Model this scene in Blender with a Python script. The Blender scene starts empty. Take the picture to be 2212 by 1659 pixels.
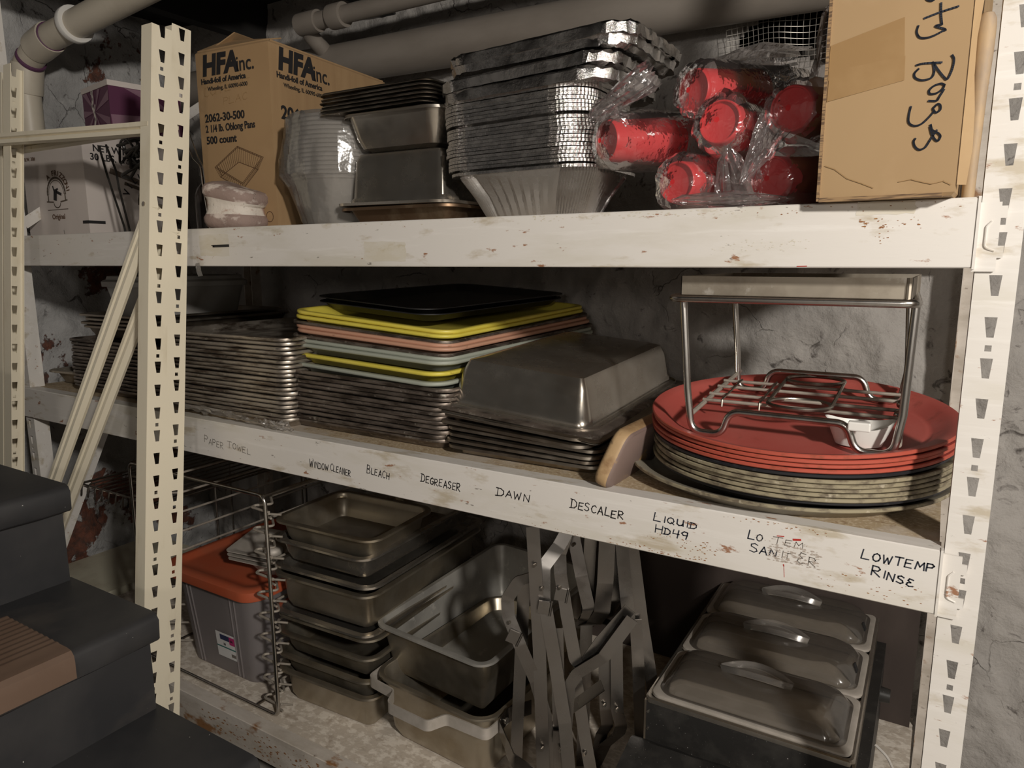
import bpy, bmesh, math, random
from mathutils import Vector, Matrix, Euler, noise as mnoise

# ---------------------------------------------------------------- camera, world, lights, exposure
for blk in (bpy.data.objects, bpy.data.meshes, bpy.data.materials, bpy.data.lights, bpy.data.cameras):
    for it in list(blk):
        blk.remove(it)
scene = bpy.context.scene
COL = scene.collection
PI = math.pi

camd = bpy.data.cameras.new('camera')
cam = bpy.data.objects.new('camera', camd)
COL.objects.link(cam)
camd.sensor_fit = 'HORIZONTAL'
camd.sensor_width = 36.0
camd.lens = 36.0 * 1533.0 / 2212.0
camd.clip_start = 0.02
camd.clip_end = 60.0
CAM_AT = Vector((-0.0416, -1.0288, 1.45))
YAW, PITCH, ROLL = 0.5467, -0.1718, -0.0026
_fw = Vector((-math.sin(YAW) * math.cos(PITCH), math.cos(YAW) * math.cos(PITCH), math.sin(PITCH)))
_rt = Vector((math.cos(YAW), math.sin(YAW), 0.0))
_up = _rt.cross(_fw)
_r2 = _rt * math.cos(ROLL) + _up * math.sin(ROLL)
_u2 = -_rt * math.sin(ROLL) + _up * math.cos(ROLL)
cm = Matrix((( _r2.x, _u2.x, -_fw.x, CAM_AT.x), (_r2.y, _u2.y, -_fw.y, CAM_AT.y), (_r2.z, _u2.z, -_fw.z, CAM_AT.z), (0, 0, 0, 1)))
cam.matrix_world = cm
scene.camera = cam

world = bpy.data.worlds.new('world')
scene.world = world
world.use_nodes = True
world.node_tree.nodes['Background'].inputs[0].default_value = (1.0, 0.95, 0.90, 1)
world.node_tree.nodes['Background'].inputs[1].default_value = 0.024

def lamp(name, kind, loc, power, color, size=0.1, target=None, size_y=None):
    d = bpy.data.lights.new(name, kind)
    d.energy = power
    d.color = color
    o = bpy.data.objects.new(name, d)
    COL.objects.link(o)
    o.location = loc
    if kind == 'AREA':
        d.shape = 'RECTANGLE' if size_y else 'DISK'
        d.size = size
        if size_y:
            d.size_y = size_y
        if target is not None:
            o.rotation_euler = (Vector(target) - Vector(loc)).to_track_quat('-Z', 'Y').to_euler()
    else:
        d.shadow_soft_size = size
    return o

lamp('ceiling_bulb', 'POINT', (1.10, -1.42, 2.05), 190.0, (1.0, 0.945, 0.87), 0.07)
lamp('fill_lamp', 'POINT', (0.45, -2.6, 1.70), 30.0, (1.0, 0.93, 0.85), 0.12)  # unseen lamp added as fill, lightens what the ceiling bulb leaves dark

vs = scene.view_settings
vs.view_transform = 'Standard'
vs.look = 'None'
vs.exposure = 0.0
vs.gamma = 1.0
vs.use_curve_mapping = False

# ---------------------------------------------------------------- materials
def M(name, base, rough=0.5, metal=0.0, layers=(), bump=None, rvar=None, spec=0.5, coat=0.0, alpha=1.0, trans=0.0, per_object=True, sss=0.0):
    """layers: (colour, scale(x,y,z) or number, low, high, detail, strength) mixed over the base by noise"""
    m = bpy.data.materials.new(name)
    m.use_nodes = True
    nt = m.node_tree
    N, L = nt.nodes, nt.links
    bs = N['Principled BSDF']
    bs.inputs['Base Color'].default_value = (*base, 1)
    bs.inputs['Roughness'].default_value = rough
    bs.inputs['Metallic'].default_value = metal
    bs.inputs['Specular IOR Level'].default_value = spec
    bs.inputs['Coat Weight'].default_value = coat
    bs.inputs['Alpha'].default_value = alpha
    bs.inputs['Transmission Weight'].default_value = trans
    if layers or bump or rvar:
        tc = N.new('ShaderNodeTexCoord')
        vec = tc.outputs['Object']
        if per_object:
            oi = N.new('ShaderNodeObjectInfo')
            ma = N.new('ShaderNodeMath'); ma.operation = 'MULTIPLY'; ma.inputs[1].default_value = 37.0
            L.new(oi.outputs['Random'], ma.inputs[0])
            va = N.new('ShaderNodeVectorMath'); va.operation = 'ADD'
            L.new(vec, va.inputs[0]); L.new(ma.outputs[0], va.inputs[1])
            vec = va.outputs[0]
        def tex(scale, detail=4.0, off=0.0, rough_=0.6):
            mp = N.new('ShaderNodeMapping')
            if isinstance(scale, (int, float)):
                scale = (scale,) * 3
            mp.inputs['Scale'].default_value = scale
            mp.inputs['Location'].default_value = (off, off * 0.7, -off)
            L.new(vec, mp.inputs['Vector'])
            nz = N.new('ShaderNodeTexNoise')
            nz.inputs['Scale'].default_value = 1.0
            nz.inputs['Detail'].default_value = detail
            nz.inputs['Roughness'].default_value = rough_
            L.new(mp.outputs[0], nz.inputs['Vector'])
            return nz.outputs['Fac']
        col = None
        for i, ly in enumerate(layers):
            c, sc, lo, hi = ly[:4]
            det = ly[4] if len(ly) > 4 else 5.0
            st = ly[5] if len(ly) > 5 else 1.0
            f = tex(sc, det, 3.7 * i + 1.3)
            mr = N.new('ShaderNodeMapRange')
            mr.inputs['From Min'].default_value = lo
            mr.inputs['From Max'].default_value = hi
            mr.inputs['To Max'].default_value = st
            L.new(f, mr.inputs['Value'])
            mx = N.new('ShaderNodeMix'); mx.data_type = 'RGBA'
            if col is None:
                mx.inputs['A'].default_value = (*base, 1)
            else:
                L.new(col, mx.inputs['A'])
            mx.inputs['B'].default_value = (*c, 1)
            L.new(mr.outputs[0], mx.inputs['Factor'])
            col = mx.outputs['Result']
        if col is not None:
            L.new(col, bs.inputs['Base Color'])
        if rvar:
            lo, hi, sc = rvar
            f = tex(sc, 5.0, 11.0)
            mr = N.new('ShaderNodeMapRange')
            mr.inputs['From Min'].default_value = 0.3
            mr.inputs['From Max'].default_value = 0.7
            mr.inputs['To Min'].default_value = lo
            mr.inputs['To Max'].default_value = hi
            L.new(f, mr.inputs['Value'])
            L.new(mr.outputs[0], bs.inputs['Roughness'])
        if bump:
            sc, st, dist = bump
            f = tex(sc, 6.0, 21.0)
            b = N.new('ShaderNodeBump')
            b.inputs['Strength'].default_value = st
            b.inputs['Distance'].default_value = dist
            L.new(f, b.inputs['Height'])
            L.new(b.outputs[0], bs.inputs['Normal'])
    return m

def film(name, tint, haze, rough=0.12, gloss=0.25, hazecol=(0.8, 0.78, 0.76), bump=None):
    """thin clear plastic: mostly see-through, some haze, some shine"""
    m = bpy.data.materials.new(name)
    m.use_nodes = True
    nt = m.node_tree
    N, L = nt.nodes, nt.links
    N.remove(N['Principled BSDF'])
    out = N['Material Output']
    tr = N.new('ShaderNodeBsdfTransparent'); tr.inputs[0].default_value = (*tint, 1)
    df = N.new('ShaderNodeBsdfDiffuse'); df.inputs[0].default_value = (*hazecol, 1)
    tl = N.new('ShaderNodeBsdfTranslucent'); tl.inputs[0].default_value = (*hazecol, 1)
    gl = N.new('ShaderNodeBsdfGlossy'); gl.inputs[0].default_value = (1, 1, 1, 1); gl.inputs['Roughness'].default_value = rough
    m0 = N.new('ShaderNodeMixShader'); m0.inputs[0].default_value = 0.4
    L.new(df.outputs[0], m0.inputs[1]); L.new(tl.outputs[0], m0.inputs[2])
    m1 = N.new('ShaderNodeMixShader'); m1.inputs[0].default_value = haze
    L.new(tr.outputs[0], m1.inputs[1]); L.new(m0.outputs[0], m1.inputs[2])
    fr = N.new('ShaderNodeFresnel'); fr.inputs[0].default_value = 1.45
    mu = N.new('ShaderNodeMath'); mu.operation = 'MULTIPLY_ADD'; mu.inputs[1].default_value = gloss * 2.2; mu.inputs[2].default_value = gloss * 0.12
    L.new(fr.outputs[0], mu.inputs[0])
    m2 = N.new('ShaderNodeMixShader')
    L.new(mu.outputs[0], m2.inputs[0]); L.new(m1.outputs[0], m2.inputs[1]); L.new(gl.outputs[0], m2.inputs[2])
    if bump:
        tc = N.new('ShaderNodeTexCoord')
        nz = N.new('ShaderNodeTexNoise'); nz.inputs['Scale'].default_value = bump[0]; nz.inputs['Detail'].default_value = 3
        L.new(tc.outputs['Object'], nz.inputs['Vector'])
        b = N.new('ShaderNodeBump'); b.inputs['Strength'].default_value = bump[1]; b.inputs['Distance'].default_value = bump[2]
        L.new(nz.outputs['Fac'], b.inputs['Height'])
        L.new(b.outputs[0], gl.inputs['Normal']); L.new(b.outputs[0], df.inputs['Normal'])
        L.new(b.outputs[0], fr.inputs['Normal'])
    L.new(m2.outputs[0], out.inputs['Surface'])
    return m

MAT = {}
def mk(key, *a, **k):
    MAT[key] = M(key, *a, **k)
mk('shelf_white', (0.68, 0.645, 0.60), 0.42, layers=(
    ((0.52, 0.48, 0.38), (2.2, 9, 9), 0.52, 0.72, 6, 0.7),
    ((0.44, 0.37, 0.26), (9, 30, 30), 0.575, 0.68, 9, 0.75),
    ((0.27, 0.10, 0.03), (22, 55, 60), 0.655, 0.695, 10, 0.9),
    ((0.14, 0.12, 0.10), (30, 90, 90), 0.685, 0.72, 6, 0.8),
    ((0.78, 0.75, 0.71), (5, 60, 60), 0.56, 0.70, 8, 0.6)), bump=((14, 60, 90), 0.15, 0.002), per_object=False)
mk('shelf_rusty', (0.60, 0.545, 0.485), 0.6, layers=(
    ((0.36, 0.31, 0.25), (5, 14, 14), 0.42, 0.66, 8, 0.8),
    ((0.26, 0.12, 0.04), (9, 18, 18), 0.58, 0.66, 9, 0.95),
    ((0.10, 0.06, 0.04), (30, 50, 50), 0.66, 0.72, 6, 0.8)), bump=(60, 0.25, 0.003), per_object=False)
mk('cream', (0.76, 0.69, 0.54), 0.38, layers=(
    ((0.55, 0.47, 0.32), (10, 10, 4), 0.56, 0.74, 7, 0.6),
    ((0.30, 0.20, 0.10), (40, 40, 18), 0.69, 0.75, 8, 0.7)), bump=(40, 0.05, 0.001))
mk('particle_board', (0.42, 0.32, 0.20), 0.75, layers=(
    ((0.60, 0.50, 0.36), 160, 0.5, 0.62, 3, 0.8), ((0.28, 0.19, 0.11), 90, 0.55, 0.66, 4, 0.8),
    ((0.55, 0.48, 0.40), 6, 0.5, 0.6, 8, 0.8)), bump=(140, 0.25, 0.002))
mk('grimy_board', (0.54, 0.47, 0.39), 0.8, layers=(
    ((0.74, 0.67, 0.58), (40, 60, 50), 0.47, 0.56, 9, 0.9), ((0.30, 0.23, 0.17), (22, 26, 22), 0.54, 0.68, 9, 0.7)), bump=(70, 0.4, 0.003))
mk('board_white', (0.5, 0.46, 0.41), 0.6, layers=(((0.36, 0.3, 0.24), 8, 0.45, 0.7, 7, 0.8),), bump=(40, 0.1, 0.002))
mk('steel', (0.52, 0.485, 0.43), 0.26, 0.92, layers=(((0.36, 0.31, 0.25), 7, 0.4, 0.7, 5, 0.8), ((0.56, 0.52, 0.47), (18, 18, 60), 0.55, 0.75, 5, 0.5)), rvar=(0.15, 0.32, 14), bump=(50, 0.015, 0.001))
mk('steel_dark', (0.36, 0.32, 0.27), 0.36, 1.0, layers=(((0.22, 0.17, 0.12), 9, 0.45, 0.7, 6, 0.9),), rvar=(0.25, 0.5, 16), bump=(60, 0.04, 0.001))
mk('steel_bronze', (0.43, 0.385, 0.31), 0.34, 0.92, layers=(((0.31, 0.25, 0.165), 9, 0.45, 0.7, 6, 0.8), ((0.5, 0.46, 0.40), 5, 0.5, 0.7, 6, 0.8)), rvar=(0.28, 0.5, 16))
mk('steel_dusty', (0.44, 0.40, 0.35), 0.62, 0.45, layers=(((0.55, 0.50, 0.45), (20, 20, 20), 0.42, 0.65, 8, 0.8),), bump=(160, 0.15, 0.001))
mk('brown_pan', (0.20, 0.13, 0.08), 0.42, 0.9, layers=(((0.4, 0.32, 0.22), 14, 0.5, 0.7, 7, 0.8),), rvar=(0.3, 0.55, 20))
mk('sheet_pan', (0.46, 0.41, 0.35), 0.40, 0.85, layers=(((0.10, 0.07, 0.05), (9, 14, 60), 0.47, 0.62, 8, 0.92), ((0.62, 0.58, 0.52), (50, 50, 90), 0.62, 0.7, 5, 0.6)), rvar=(0.26, 0.6, 18), bump=(90, 0.2, 0.001))
mk('sheet_pan_dark', (0.24, 0.20, 0.17), 0.45, 0.8, layers=(((0.06, 0.045, 0.035), (12, 16, 60), 0.45, 0.6, 8, 0.9), ((0.5, 0.46, 0.4), (60, 60, 90), 0.6, 0.68, 5, 0.6)), rvar=(0.3, 0.65, 18), bump=(90, 0.2, 0.001))
mk('tray_yellow', (0.64, 0.54, 0.075), 0.42, layers=(((0.35, 0.26, 0.04), (30, 30, 60), 0.64, 0.72, 8, 0.8), ((0.75, 0.62, 0.14), 8, 0.5, 0.7, 4, 0.5)))
mk('tray_salmon', (0.50, 0.27, 0.18), 0.48, layers=(((0.25, 0.12, 0.07), (30, 30, 60), 0.64, 0.72, 8, 0.8), ((0.85, 0.75, 0.68), (40, 40, 50), 0.72, 0.74, 4, 0.9)))
mk('tray_green', (0.325, 0.345, 0.29), 0.5, layers=(((0.14, 0.14, 0.11), (30, 30, 60), 0.64, 0.72, 8, 0.8),))
mk('tray_black', (0.012, 0.012, 0.013), 0.42, layers=(((0.05, 0.045, 0.04), 14, 0.55, 0.75, 7, 0.8),))
mk('round_red', (0.44, 0.083, 0.066), 0.5, layers=(((0.50, 0.13, 0.105), 9, 0.45, 0.7, 6, 0.6), ((0.24, 0.05, 0.035), 30, 0.6, 0.75, 7, 0.6)))
mk('round_red_rim', (0.42, 0.080, 0.050), 0.5, layers=(((0.22, 0.06, 0.03), (40, 40, 60), 0.55, 0.7, 8, 0.8),))
mk('round_tan', (0.29, 0.25, 0.165), 0.5, layers=(((0.11, 0.085, 0.06), (40, 40, 80), 0.47, 0.62, 8, 0.85), ((0.45, 0.40, 0.30), 60, 0.62, 0.7, 5, 0.7)))
mk('round_black', (0.015, 0.015, 0.018), 0.4, layers=(((0.08, 0.08, 0.08), 40, 0.6, 0.75, 6, 0.6),))
mk('round_grey', (0.30, 0.27, 0.21), 0.45, layers=(((0.16, 0.13, 0.1), 14, 0.45, 0.7, 8, 0.8),))
mk('chrome', (0.58, 0.56, 0.53), 0.24, 1.0, layers=(((0.30, 0.26, 0.22), (30, 30, 14), 0.5, 0.7, 7, 0.7),))
mk('wire', (0.36, 0.33, 0.29), 0.36, 1.0, layers=(((0.18, 0.14, 0.11), 30, 0.45, 0.7, 7, 0.8),))
mk('wire_dusty', (0.36, 0.32, 0.27), 0.65, 0.3, layers=(((0.2, 0.17, 0.14), 30, 0.45, 0.7, 7, 0.8),))
mk('strap_steel', (0.20, 0.188, 0.175), 0.30, 1.0, layers=(((0.16, 0.14, 0.125), 7, 0.42, 0.7, 6, 0.7),), rvar=(0.2, 0.4, 12))
mk('pan_aged', (0.42, 0.37, 0.30), 0.48, 0.75, layers=(((0.26, 0.22, 0.17), 12, 0.45, 0.65, 8, 0.8), ((0.70, 0.66, 0.60), 30, 0.6, 0.7, 6, 0.6)), rvar=(0.35, 0.6, 14))
mk('pan_matte', (0.40, 0.385, 0.35), 0.55, 0.55, layers=(((0.27, 0.26, 0.24), 6, 0.42, 0.62, 5, 0.8), ((0.62, 0.59, 0.54), 26, 0.62, 0.7, 7, 0.7)), rvar=(0.42, 0.65, 10))
mk('foil', (0.72, 0.70, 0.68), 0.26, 1.0, bump=(95, 0.5, 0.0012), rvar=(0.14, 0.34, 30))
mk('foil_crinkle', (0.66, 0.64, 0.62), 0.16, 1.0, bump=(330, 0.9, 0.0014))
mk('cardboard', (0.37, 0.245, 0.125), 0.8, layers=(((0.33, 0.21, 0.105), (3, 40, 3), 0.4, 0.7, 3, 0.7), ((0.45, 0.31, 0.17), 9, 0.55, 0.75, 6, 0.5)), bump=((5, 60, 5), 0.06, 0.001))
mk('cardboard_old', (0.315, 0.20, 0.098), 0.8, layers=(((0.27, 0.165, 0.08), (3, 40, 3), 0.4, 0.7, 3, 0.7), ((0.37, 0.245, 0.13), 9, 0.55, 0.75, 6, 0.5)), bump=((5, 60, 5), 0.06, 0.001))
mk('scuff', (0.40, 0.34, 0.29), 0.6)
mk('rust', (0.24, 0.095, 0.03), 0.8, layers=(((0.36, 0.20, 0.08), 120, 0.45, 0.6, 5, 0.8),))
mk('cardboard_tape', (0.31, 0.19, 0.085), 0.35, layers=(((0.36, 0.23, 0.11), 18, 0.5, 0.7, 5, 0.6),))
mk('cardboard_edge', (0.30, 0.19, 0.095), 0.85, layers=(((0.07, 0.04, 0.025), (30, 900, 420), 0.46, 0.56, 2, 0.8),))
mk('ink', (0.012, 0.011, 0.012), 0.6)
mk('ink_faint', (0.16, 0.14, 0.12), 0.7)
mk('ink_blue', (0.018, 0.022, 0.035), 0.5)
mk('ink_brown', (0.09, 0.045, 0.02), 0.7)
mk('ink_cup', (0.10, 0.075, 0.055), 0.7)
mk('red_paint', (0.42, 0.03, 0.02), 0.5)
mk('yellowed_tape', (0.60, 0.55, 0.45), 0.45, layers=(((0.64, 0.60, 0.53), (18, 30, 50), 0.42, 0.62, 8, 0.95), ((0.50, 0.43, 0.30), (30, 40, 60), 0.6, 0.7, 6, 0.7)))
mk('box_white', (0.58, 0.52, 0.48), 0.55, layers=(((0.48, 0.43, 0.40), 5, 0.45, 0.7, 4, 0.7),))
mk('box_purple', (0.080, 0.014, 0.048), 0.5)
mk('box_lilac', (0.20, 0.105, 0.145), 0.5)
mk('stone_block', (0.62, 0.56, 0.49), 0.85, layers=(((0.36, 0.22, 0.17), (14, 14, 30), 0.5, 0.58, 8, 0.9), ((0.14, 0.10, 0.08), 60, 0.62, 0.7, 6, 0.8)), bump=(60, 0.5, 0.004))
mk('stone_pink', (0.27, 0.195, 0.165), 0.85, layers=(((0.60, 0.52, 0.46), (16, 16, 30), 0.52, 0.62, 8, 0.9), ((0.12, 0.09, 0.07), 60, 0.62, 0.7, 6, 0.8)), bump=(60, 0.5, 0.004))
mk('cup_red', (0.56, 0.035, 0.038), 0.4, spec=0.3)
mk('wood_light', (0.42, 0.28, 0.145), 0.6, layers=(((0.24, 0.135, 0.06), (22, 14, 26), 0.45, 0.60, 8, 0.85), ((0.15, 0.10, 0.06), (50, 30, 60), 0.64, 0.7, 6, 0.7)), bump=(60, 0.25, 0.002))
mk('wood_grey', (0.20, 0.14, 0.12), 0.6, layers=(((0.40, 0.25, 0.11), (14, 10, 20), 0.58, 0.64, 5, 0.9), ((0.18, 0.13, 0.11), (30, 8, 30), 0.45, 0.7, 6, 0.7)))
mk('wood_peel', (0.42, 0.29, 0.16), 0.65, layers=(((0.24, 0.19, 0.15), (14, 14, 5), 0.48, 0.62, 7, 0.9),))
mk('bin_lid', (0.42, 0.085, 0.035), 0.45, layers=(((0.36, 0.10, 0.05), 7, 0.4, 0.65, 6, 0.7),))
mk('white_plastic', (0.74, 0.72, 0.68), 0.4)
mk('grey_plastic', (0.34, 0.33, 0.31), 0.45, layers=(((0.25, 0.23, 0.21), 8, 0.45, 0.7, 5, 0.7),))
mk('label_white', (0.66, 0.65, 0.64), 0.5)
mk('label_magenta', (0.42, 0.02, 0.14), 0.5)
mk('label_navy', (0.02, 0.03, 0.09), 0.5)
mk('label_teal', (0.02, 0.14, 0.13), 0.5)
mk('black_paint', (0.020, 0.019, 0.018), 0.45, spec=0.3, layers=(((0.045, 0.042, 0.038), 16, 0.48, 0.68, 8, 0.7), ((0.4, 0.38, 0.36), 220, 0.70, 0.73, 3, 0.8)), bump=(90, 0.15, 0.002))
mk('stair_paint', (0.026, 0.026, 0.028), 0.5, layers=(((0.045, 0.043, 0.043), 6, 0.42, 0.7, 6, 0.8), ((0.09, 0.075, 0.062), (3, 2, 4), 0.56, 0.74, 5, 0.7), ((0.5, 0.48, 0.45), 90, 0.735, 0.75, 3, 0.9)), bump=(50, 0.2, 0.002))
mk('rubber_brown', (0.135, 0.085, 0.058), 0.55, layers=(((0.18, 0.12, 0.085), 8, 0.45, 0.7, 6, 0.6),))
mk('pvc', (0.60, 0.54, 0.44), 0.42, layers=(((0.45, 0.39, 0.31), 7, 0.5, 0.75, 6, 0.6),))
mk('pvc_grey', (0.24, 0.21, 0.18), 0.5, layers=(((0.18, 0.155, 0.13), (3, 8, 8), 0.42, 0.7, 6, 0.8),))
mk('pvc_primer', (0.12, 0.045, 0.10), 0.5)
mk('black_wire', (0.02, 0.018, 0.016), 0.4)
mk('ceiling_dark', (0.012, 0.011, 0.010), 0.9, layers=(((0.03, 0.025, 0.02), 4, 0.5, 0.7, 5, 0.7),))
mk('concrete', (0.40, 0.37, 0.33), 0.8, layers=(((0.12, 0.11, 0.10), 4, 0.45, 0.7, 7, 0.8),))
mk('pale_board', (0.66, 0.62, 0.48), 0.6, layers=(((0.36, 0.28, 0.2), 5, 0.5, 0.7, 6, 0.6),))
mk('brown_board', (0.040, 0.028, 0.023), 0.8, layers=(((0.065, 0.048, 0.04), (6, 6, 3), 0.48, 0.7, 7, 0.7),))
mk('mesh_wire', (0.44, 0.41, 0.37), 0.45, 0.7)
mk('glass_dark', (0.05, 0.04, 0.035), 0.15)
mk('cord_white', (0.5, 0.47, 0.43), 0.5)
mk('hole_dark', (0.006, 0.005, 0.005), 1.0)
MAT['bag_film'] = film('bag_film', (0.97, 0.955, 0.955), 0.085, 0.12, 0.34, (0.66, 0.59, 0.58), bump=(38, 0.7, 0.006))
MAT['wrap_film'] = film('wrap_film', (0.95, 0.94, 0.93), 0.24, 0.13, 0.30, (0.60, 0.575, 0.54), bump=(26, 0.45, 0.006))
MAT['cup_clear'] = film('cup_clear', (0.86, 0.85, 0.83), 0.42, 0.35, 0.12, (0.60, 0.57, 0.53))
MAT['bin_clear'] = film('bin_clear', (0.86, 0.84, 0.84), 0.36, 0.3, 0.12, (0.52, 0.48, 0.48), bump=(30, 0.05, 0.002))
MAT['lid_grip'] = film('lid_grip', (0.9, 0.88, 0.86), 0.14, 0.10, 0.6, (0.72, 0.69, 0.65))
MAT['lid_clear'] = film('lid_clear', (0.80, 0.77, 0.73), 0.12, 0.13, 0.46, (0.52, 0.49, 0.45))

# wall: painted rubble stone, paint flaked to brick in places
def wall_mat(name, base, flake_lo, flake_hi, flake_scale=2.2):
    m = bpy.data.materials.new(name)
    m.use_nodes = True
    nt = m.node_tree; N, L = nt.nodes, nt.links
    bs = N['Principled BSDF']
    bs.inputs['Roughness'].default_value = 0.75
    tc = N.new('ShaderNodeTexCoord')
    def nz(scale, det, loc=0.0, dist=0.0):
        mp = N.new('ShaderNodeMapping'); mp.inputs['Scale'].default_value = (scale,) * 3; mp.inputs['Location'].default_value = (loc,) * 3
        L.new(tc.outputs['Object'], mp.inputs['Vector'])
        n = N.new('ShaderNodeTexNoise'); n.inputs['Scale'].default_value = 1; n.inputs['Detail'].default_value = det; n.inputs['Roughness'].default_value = 0.62
        n.inputs['Distortion'].default_value = dist
        L.new(mp.outputs[0], n.inputs['Vector'])
        return n.outputs['Fac']
    def rng(f, a, b, st=1.0):
        r = N.new('ShaderNodeMapRange'); r.inputs['From Min'].default_value = a; r.inputs['From Max'].default_value = b; r.inputs['To Max'].default_value = st
        L.new(f, r.inputs['Value'])
        return r.outputs[0]
    def mix(f, a, b):
        x = N.new('ShaderNodeMix'); x.data_type = 'RGBA'
        L.new(f, x.inputs['Factor'])
        for s, v in (('A', a), ('B', b)):
            if isinstance(v, tuple): x.inputs[s].default_value = (*v, 1)
            else: L.new(v, x.inputs[s])
        return x.outputs['Result']
    c = mix(rng(nz(3.0, 8), 0.38, 0.68, 0.75), base, tuple(v * 0.62 for v in base))
    c = mix(rng(nz(16.0, 6, 3), 0.58, 0.72, 0.6), c, tuple(min(1, v * 1.25) for v in base))
    c = mix(rng(nz(17.0, 8, 9, 1.0), 0.61, 0.69, 0.85), c, (0.05, 0.04, 0.035))
    brick = mix(rng(nz(30, 5, 2), 0.4, 0.65), (0.17, 0.06, 0.035), (0.06, 0.035, 0.028))
    fl = rng(nz(flake_scale, 7, 5, 0.3), flake_lo, flake_hi)
    c = mix(fl, c, brick)
    L.new(c, bs.inputs['Base Color'])
    b1 = N.new('ShaderNodeBump'); b1.inputs['Strength'].default_value = 0.75; b1.inputs['Distance'].default_value = 0.02
    L.new(nz(13, 8, 4), b1.inputs['Height'])
    b2 = N.new('ShaderNodeBump'); b2.inputs['Strength'].default_value = 0.5; b2.inputs['Distance'].default_value = 0.02; b2.invert = True
    L.new(fl, b2.inputs['Height']); L.new(b1.outputs[0], b2.inputs['Normal'])
    # hairline cracks and trowel marks
    mpv = N.new('ShaderNodeMapping'); mpv.inputs['Scale'].default_value = (4.2,) * 3
    L.new(tc.outputs['Object'], mpv.inputs['Vector'])
    wob = N.new('ShaderNodeTexNoise'); wob.inputs['Scale'].default_value = 7.0; wob.inputs['Detail'].default_value = 6
    L.new(tc.outputs['Object'], wob.inputs['Vector'])
    va = N.new('ShaderNodeVectorMath'); va.operation = 'MULTIPLY_ADD'; va.inputs[1].default_value = (0.55,) * 3
    L.new(wob.outputs['Color'], va.inputs[0]); L.new(mpv.outputs[0], va.inputs[2])
    vo = N.new('ShaderNodeTexVoronoi'); vo.feature = 'DISTANCE_TO_EDGE'; vo.inputs['Scale'].default_value = 1.0
    L.new(va.outputs[0], vo.inputs['Vector'])
    gate = rng(nz(3.4, 5, 14), 0.52, 0.64, 0.8)
    crack = N.new('ShaderNodeMapRange'); crack.inputs['From Min'].default_value = 0.008; crack.inputs['From Max'].default_value = 0.0
    L.new(vo.outputs['Distance'], crack.inputs['Value'])
    cg = N.new('ShaderNodeMath'); cg.operation = 'MULTIPLY'
    L.new(crack.outputs[0], cg.inputs[0]); L.new(gate, cg.inputs[1])
    b3 = N.new('ShaderNodeBump'); b3.inputs['Strength'].default_value = 0.8; b3.inputs['Distance'].default_value = 0.008; b3.invert = True
    L.new(cg.outputs[0], b3.inputs['Height']); L.new(b2.outputs[0], b3.inputs['Normal'])
    b4 = N.new('ShaderNodeBump'); b4.inputs['Strength'].default_value = 0.45; b4.inputs['Distance'].default_value = 0.006
    L.new(nz(48, 8, 6, 0.6), b4.inputs['Height']); L.new(b3.outputs[0], b4.inputs['Normal'])
    c = mix(cg.outputs[0], c, (0.07, 0.06, 0.05))
    L.new(c, bs.inputs['Base Color'])
    L.new(b4.outputs[0], bs.inputs['Normal'])
    return m
MAT['wall_paint'] = wall_mat('wall_paint', (0.40, 0.375, 0.35), 0.73, 0.745, 2.4)
MAT['wall_flaked'] = wall_mat('wall_flaked', (0.46, 0.45, 0.44), 0.575, 0.59, 3.4)

# ---------------------------------------------------------------- mesh helpers
def V(*a):
    return Vector(a)

def obj(name, bm, mat, parent=None, loc=None, rot=None, smooth=True, angle=40, bevel=None):
    me = bpy.data.meshes.new(name)
    bmesh.ops.recalc_face_normals(bm, faces=bm.faces[:])
    bm.to_mesh(me); bm.free()
    ms = mat if isinstance(mat, (list, tuple)) else [mat]
    for x in ms:
        me.materials.append(MAT[x] if isinstance(x, str) else x)
    o = bpy.data.objects.new(name, me)
    COL.objects.link(o)
    if parent: o.parent = parent
    if loc is not None: o.location = loc
    if rot is not None: o.rotation_euler = rot
    if smooth:
        for p in me.polygons: p.use_smooth = True
        if angle < 180:
            me.set_sharp_from_angle(angle=math.radians(angle))
    if bevel:
        md = o.modifiers.new('bevel', 'BEVEL'); md.width = bevel; md.segments = 2; md.limit_method = 'ANGLE'; md.angle_limit = math.radians(50)
    return o

def tag(o, label=None, cat=None, group=None, kind=None):
    if label: o['label'] = label
    if cat: o['category'] = cat
    if group: o['group'] = group
    if kind: o['kind'] = kind
    return o

def thing(name, label, cat, loc=(0, 0, 0), rot=(0, 0, 0), group=None):
    o = bpy.data.objects.new(name, None)
    COL.objects.link(o)
    o.empty_display_size = 0.05
    o.location = loc; o.rotation_euler = rot
    return tag(o, label, cat, group)

def dup(root, loc, rot, label=None, group=None):
    r = root.copy(); COL.objects.link(r)
    r.location = loc; r.rotation_euler = rot
    if label: r['label'] = label
    if group: r['group'] = group
    for ch in list(root.children):
        c = ch.copy(); COL.objects.link(c); c.parent = r
        for g in list(ch.children):
            d = g.copy(); COL.objects.link(d); d.parent = c
    return r

def box(bm, x0, x1, y0, y1, z0, z1, mi=0, mat4=None):
    vs_ = [bm.verts.new(Vector(p)) for p in ((x0, y0, z0), (x1, y0, z0), (x1, y1, z0), (x0, y1, z0), (x0, y0, z1), (x1, y0, z1), (x1, y1, z1), (x0, y1, z1))]
    if mat4 is not None:
        for v in vs_: v.co = mat4 @ v.co
    fs = []
    for f in ((3, 2, 1, 0), (4, 5, 6, 7), (0, 1, 5, 4), (1, 2, 6, 5), (2, 3, 7, 6), (3, 0, 4, 7)):
        fc = bm.faces.new([vs_[i] for i in f]); fc.material_index = mi; fs.append(fc)
    return vs_

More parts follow.
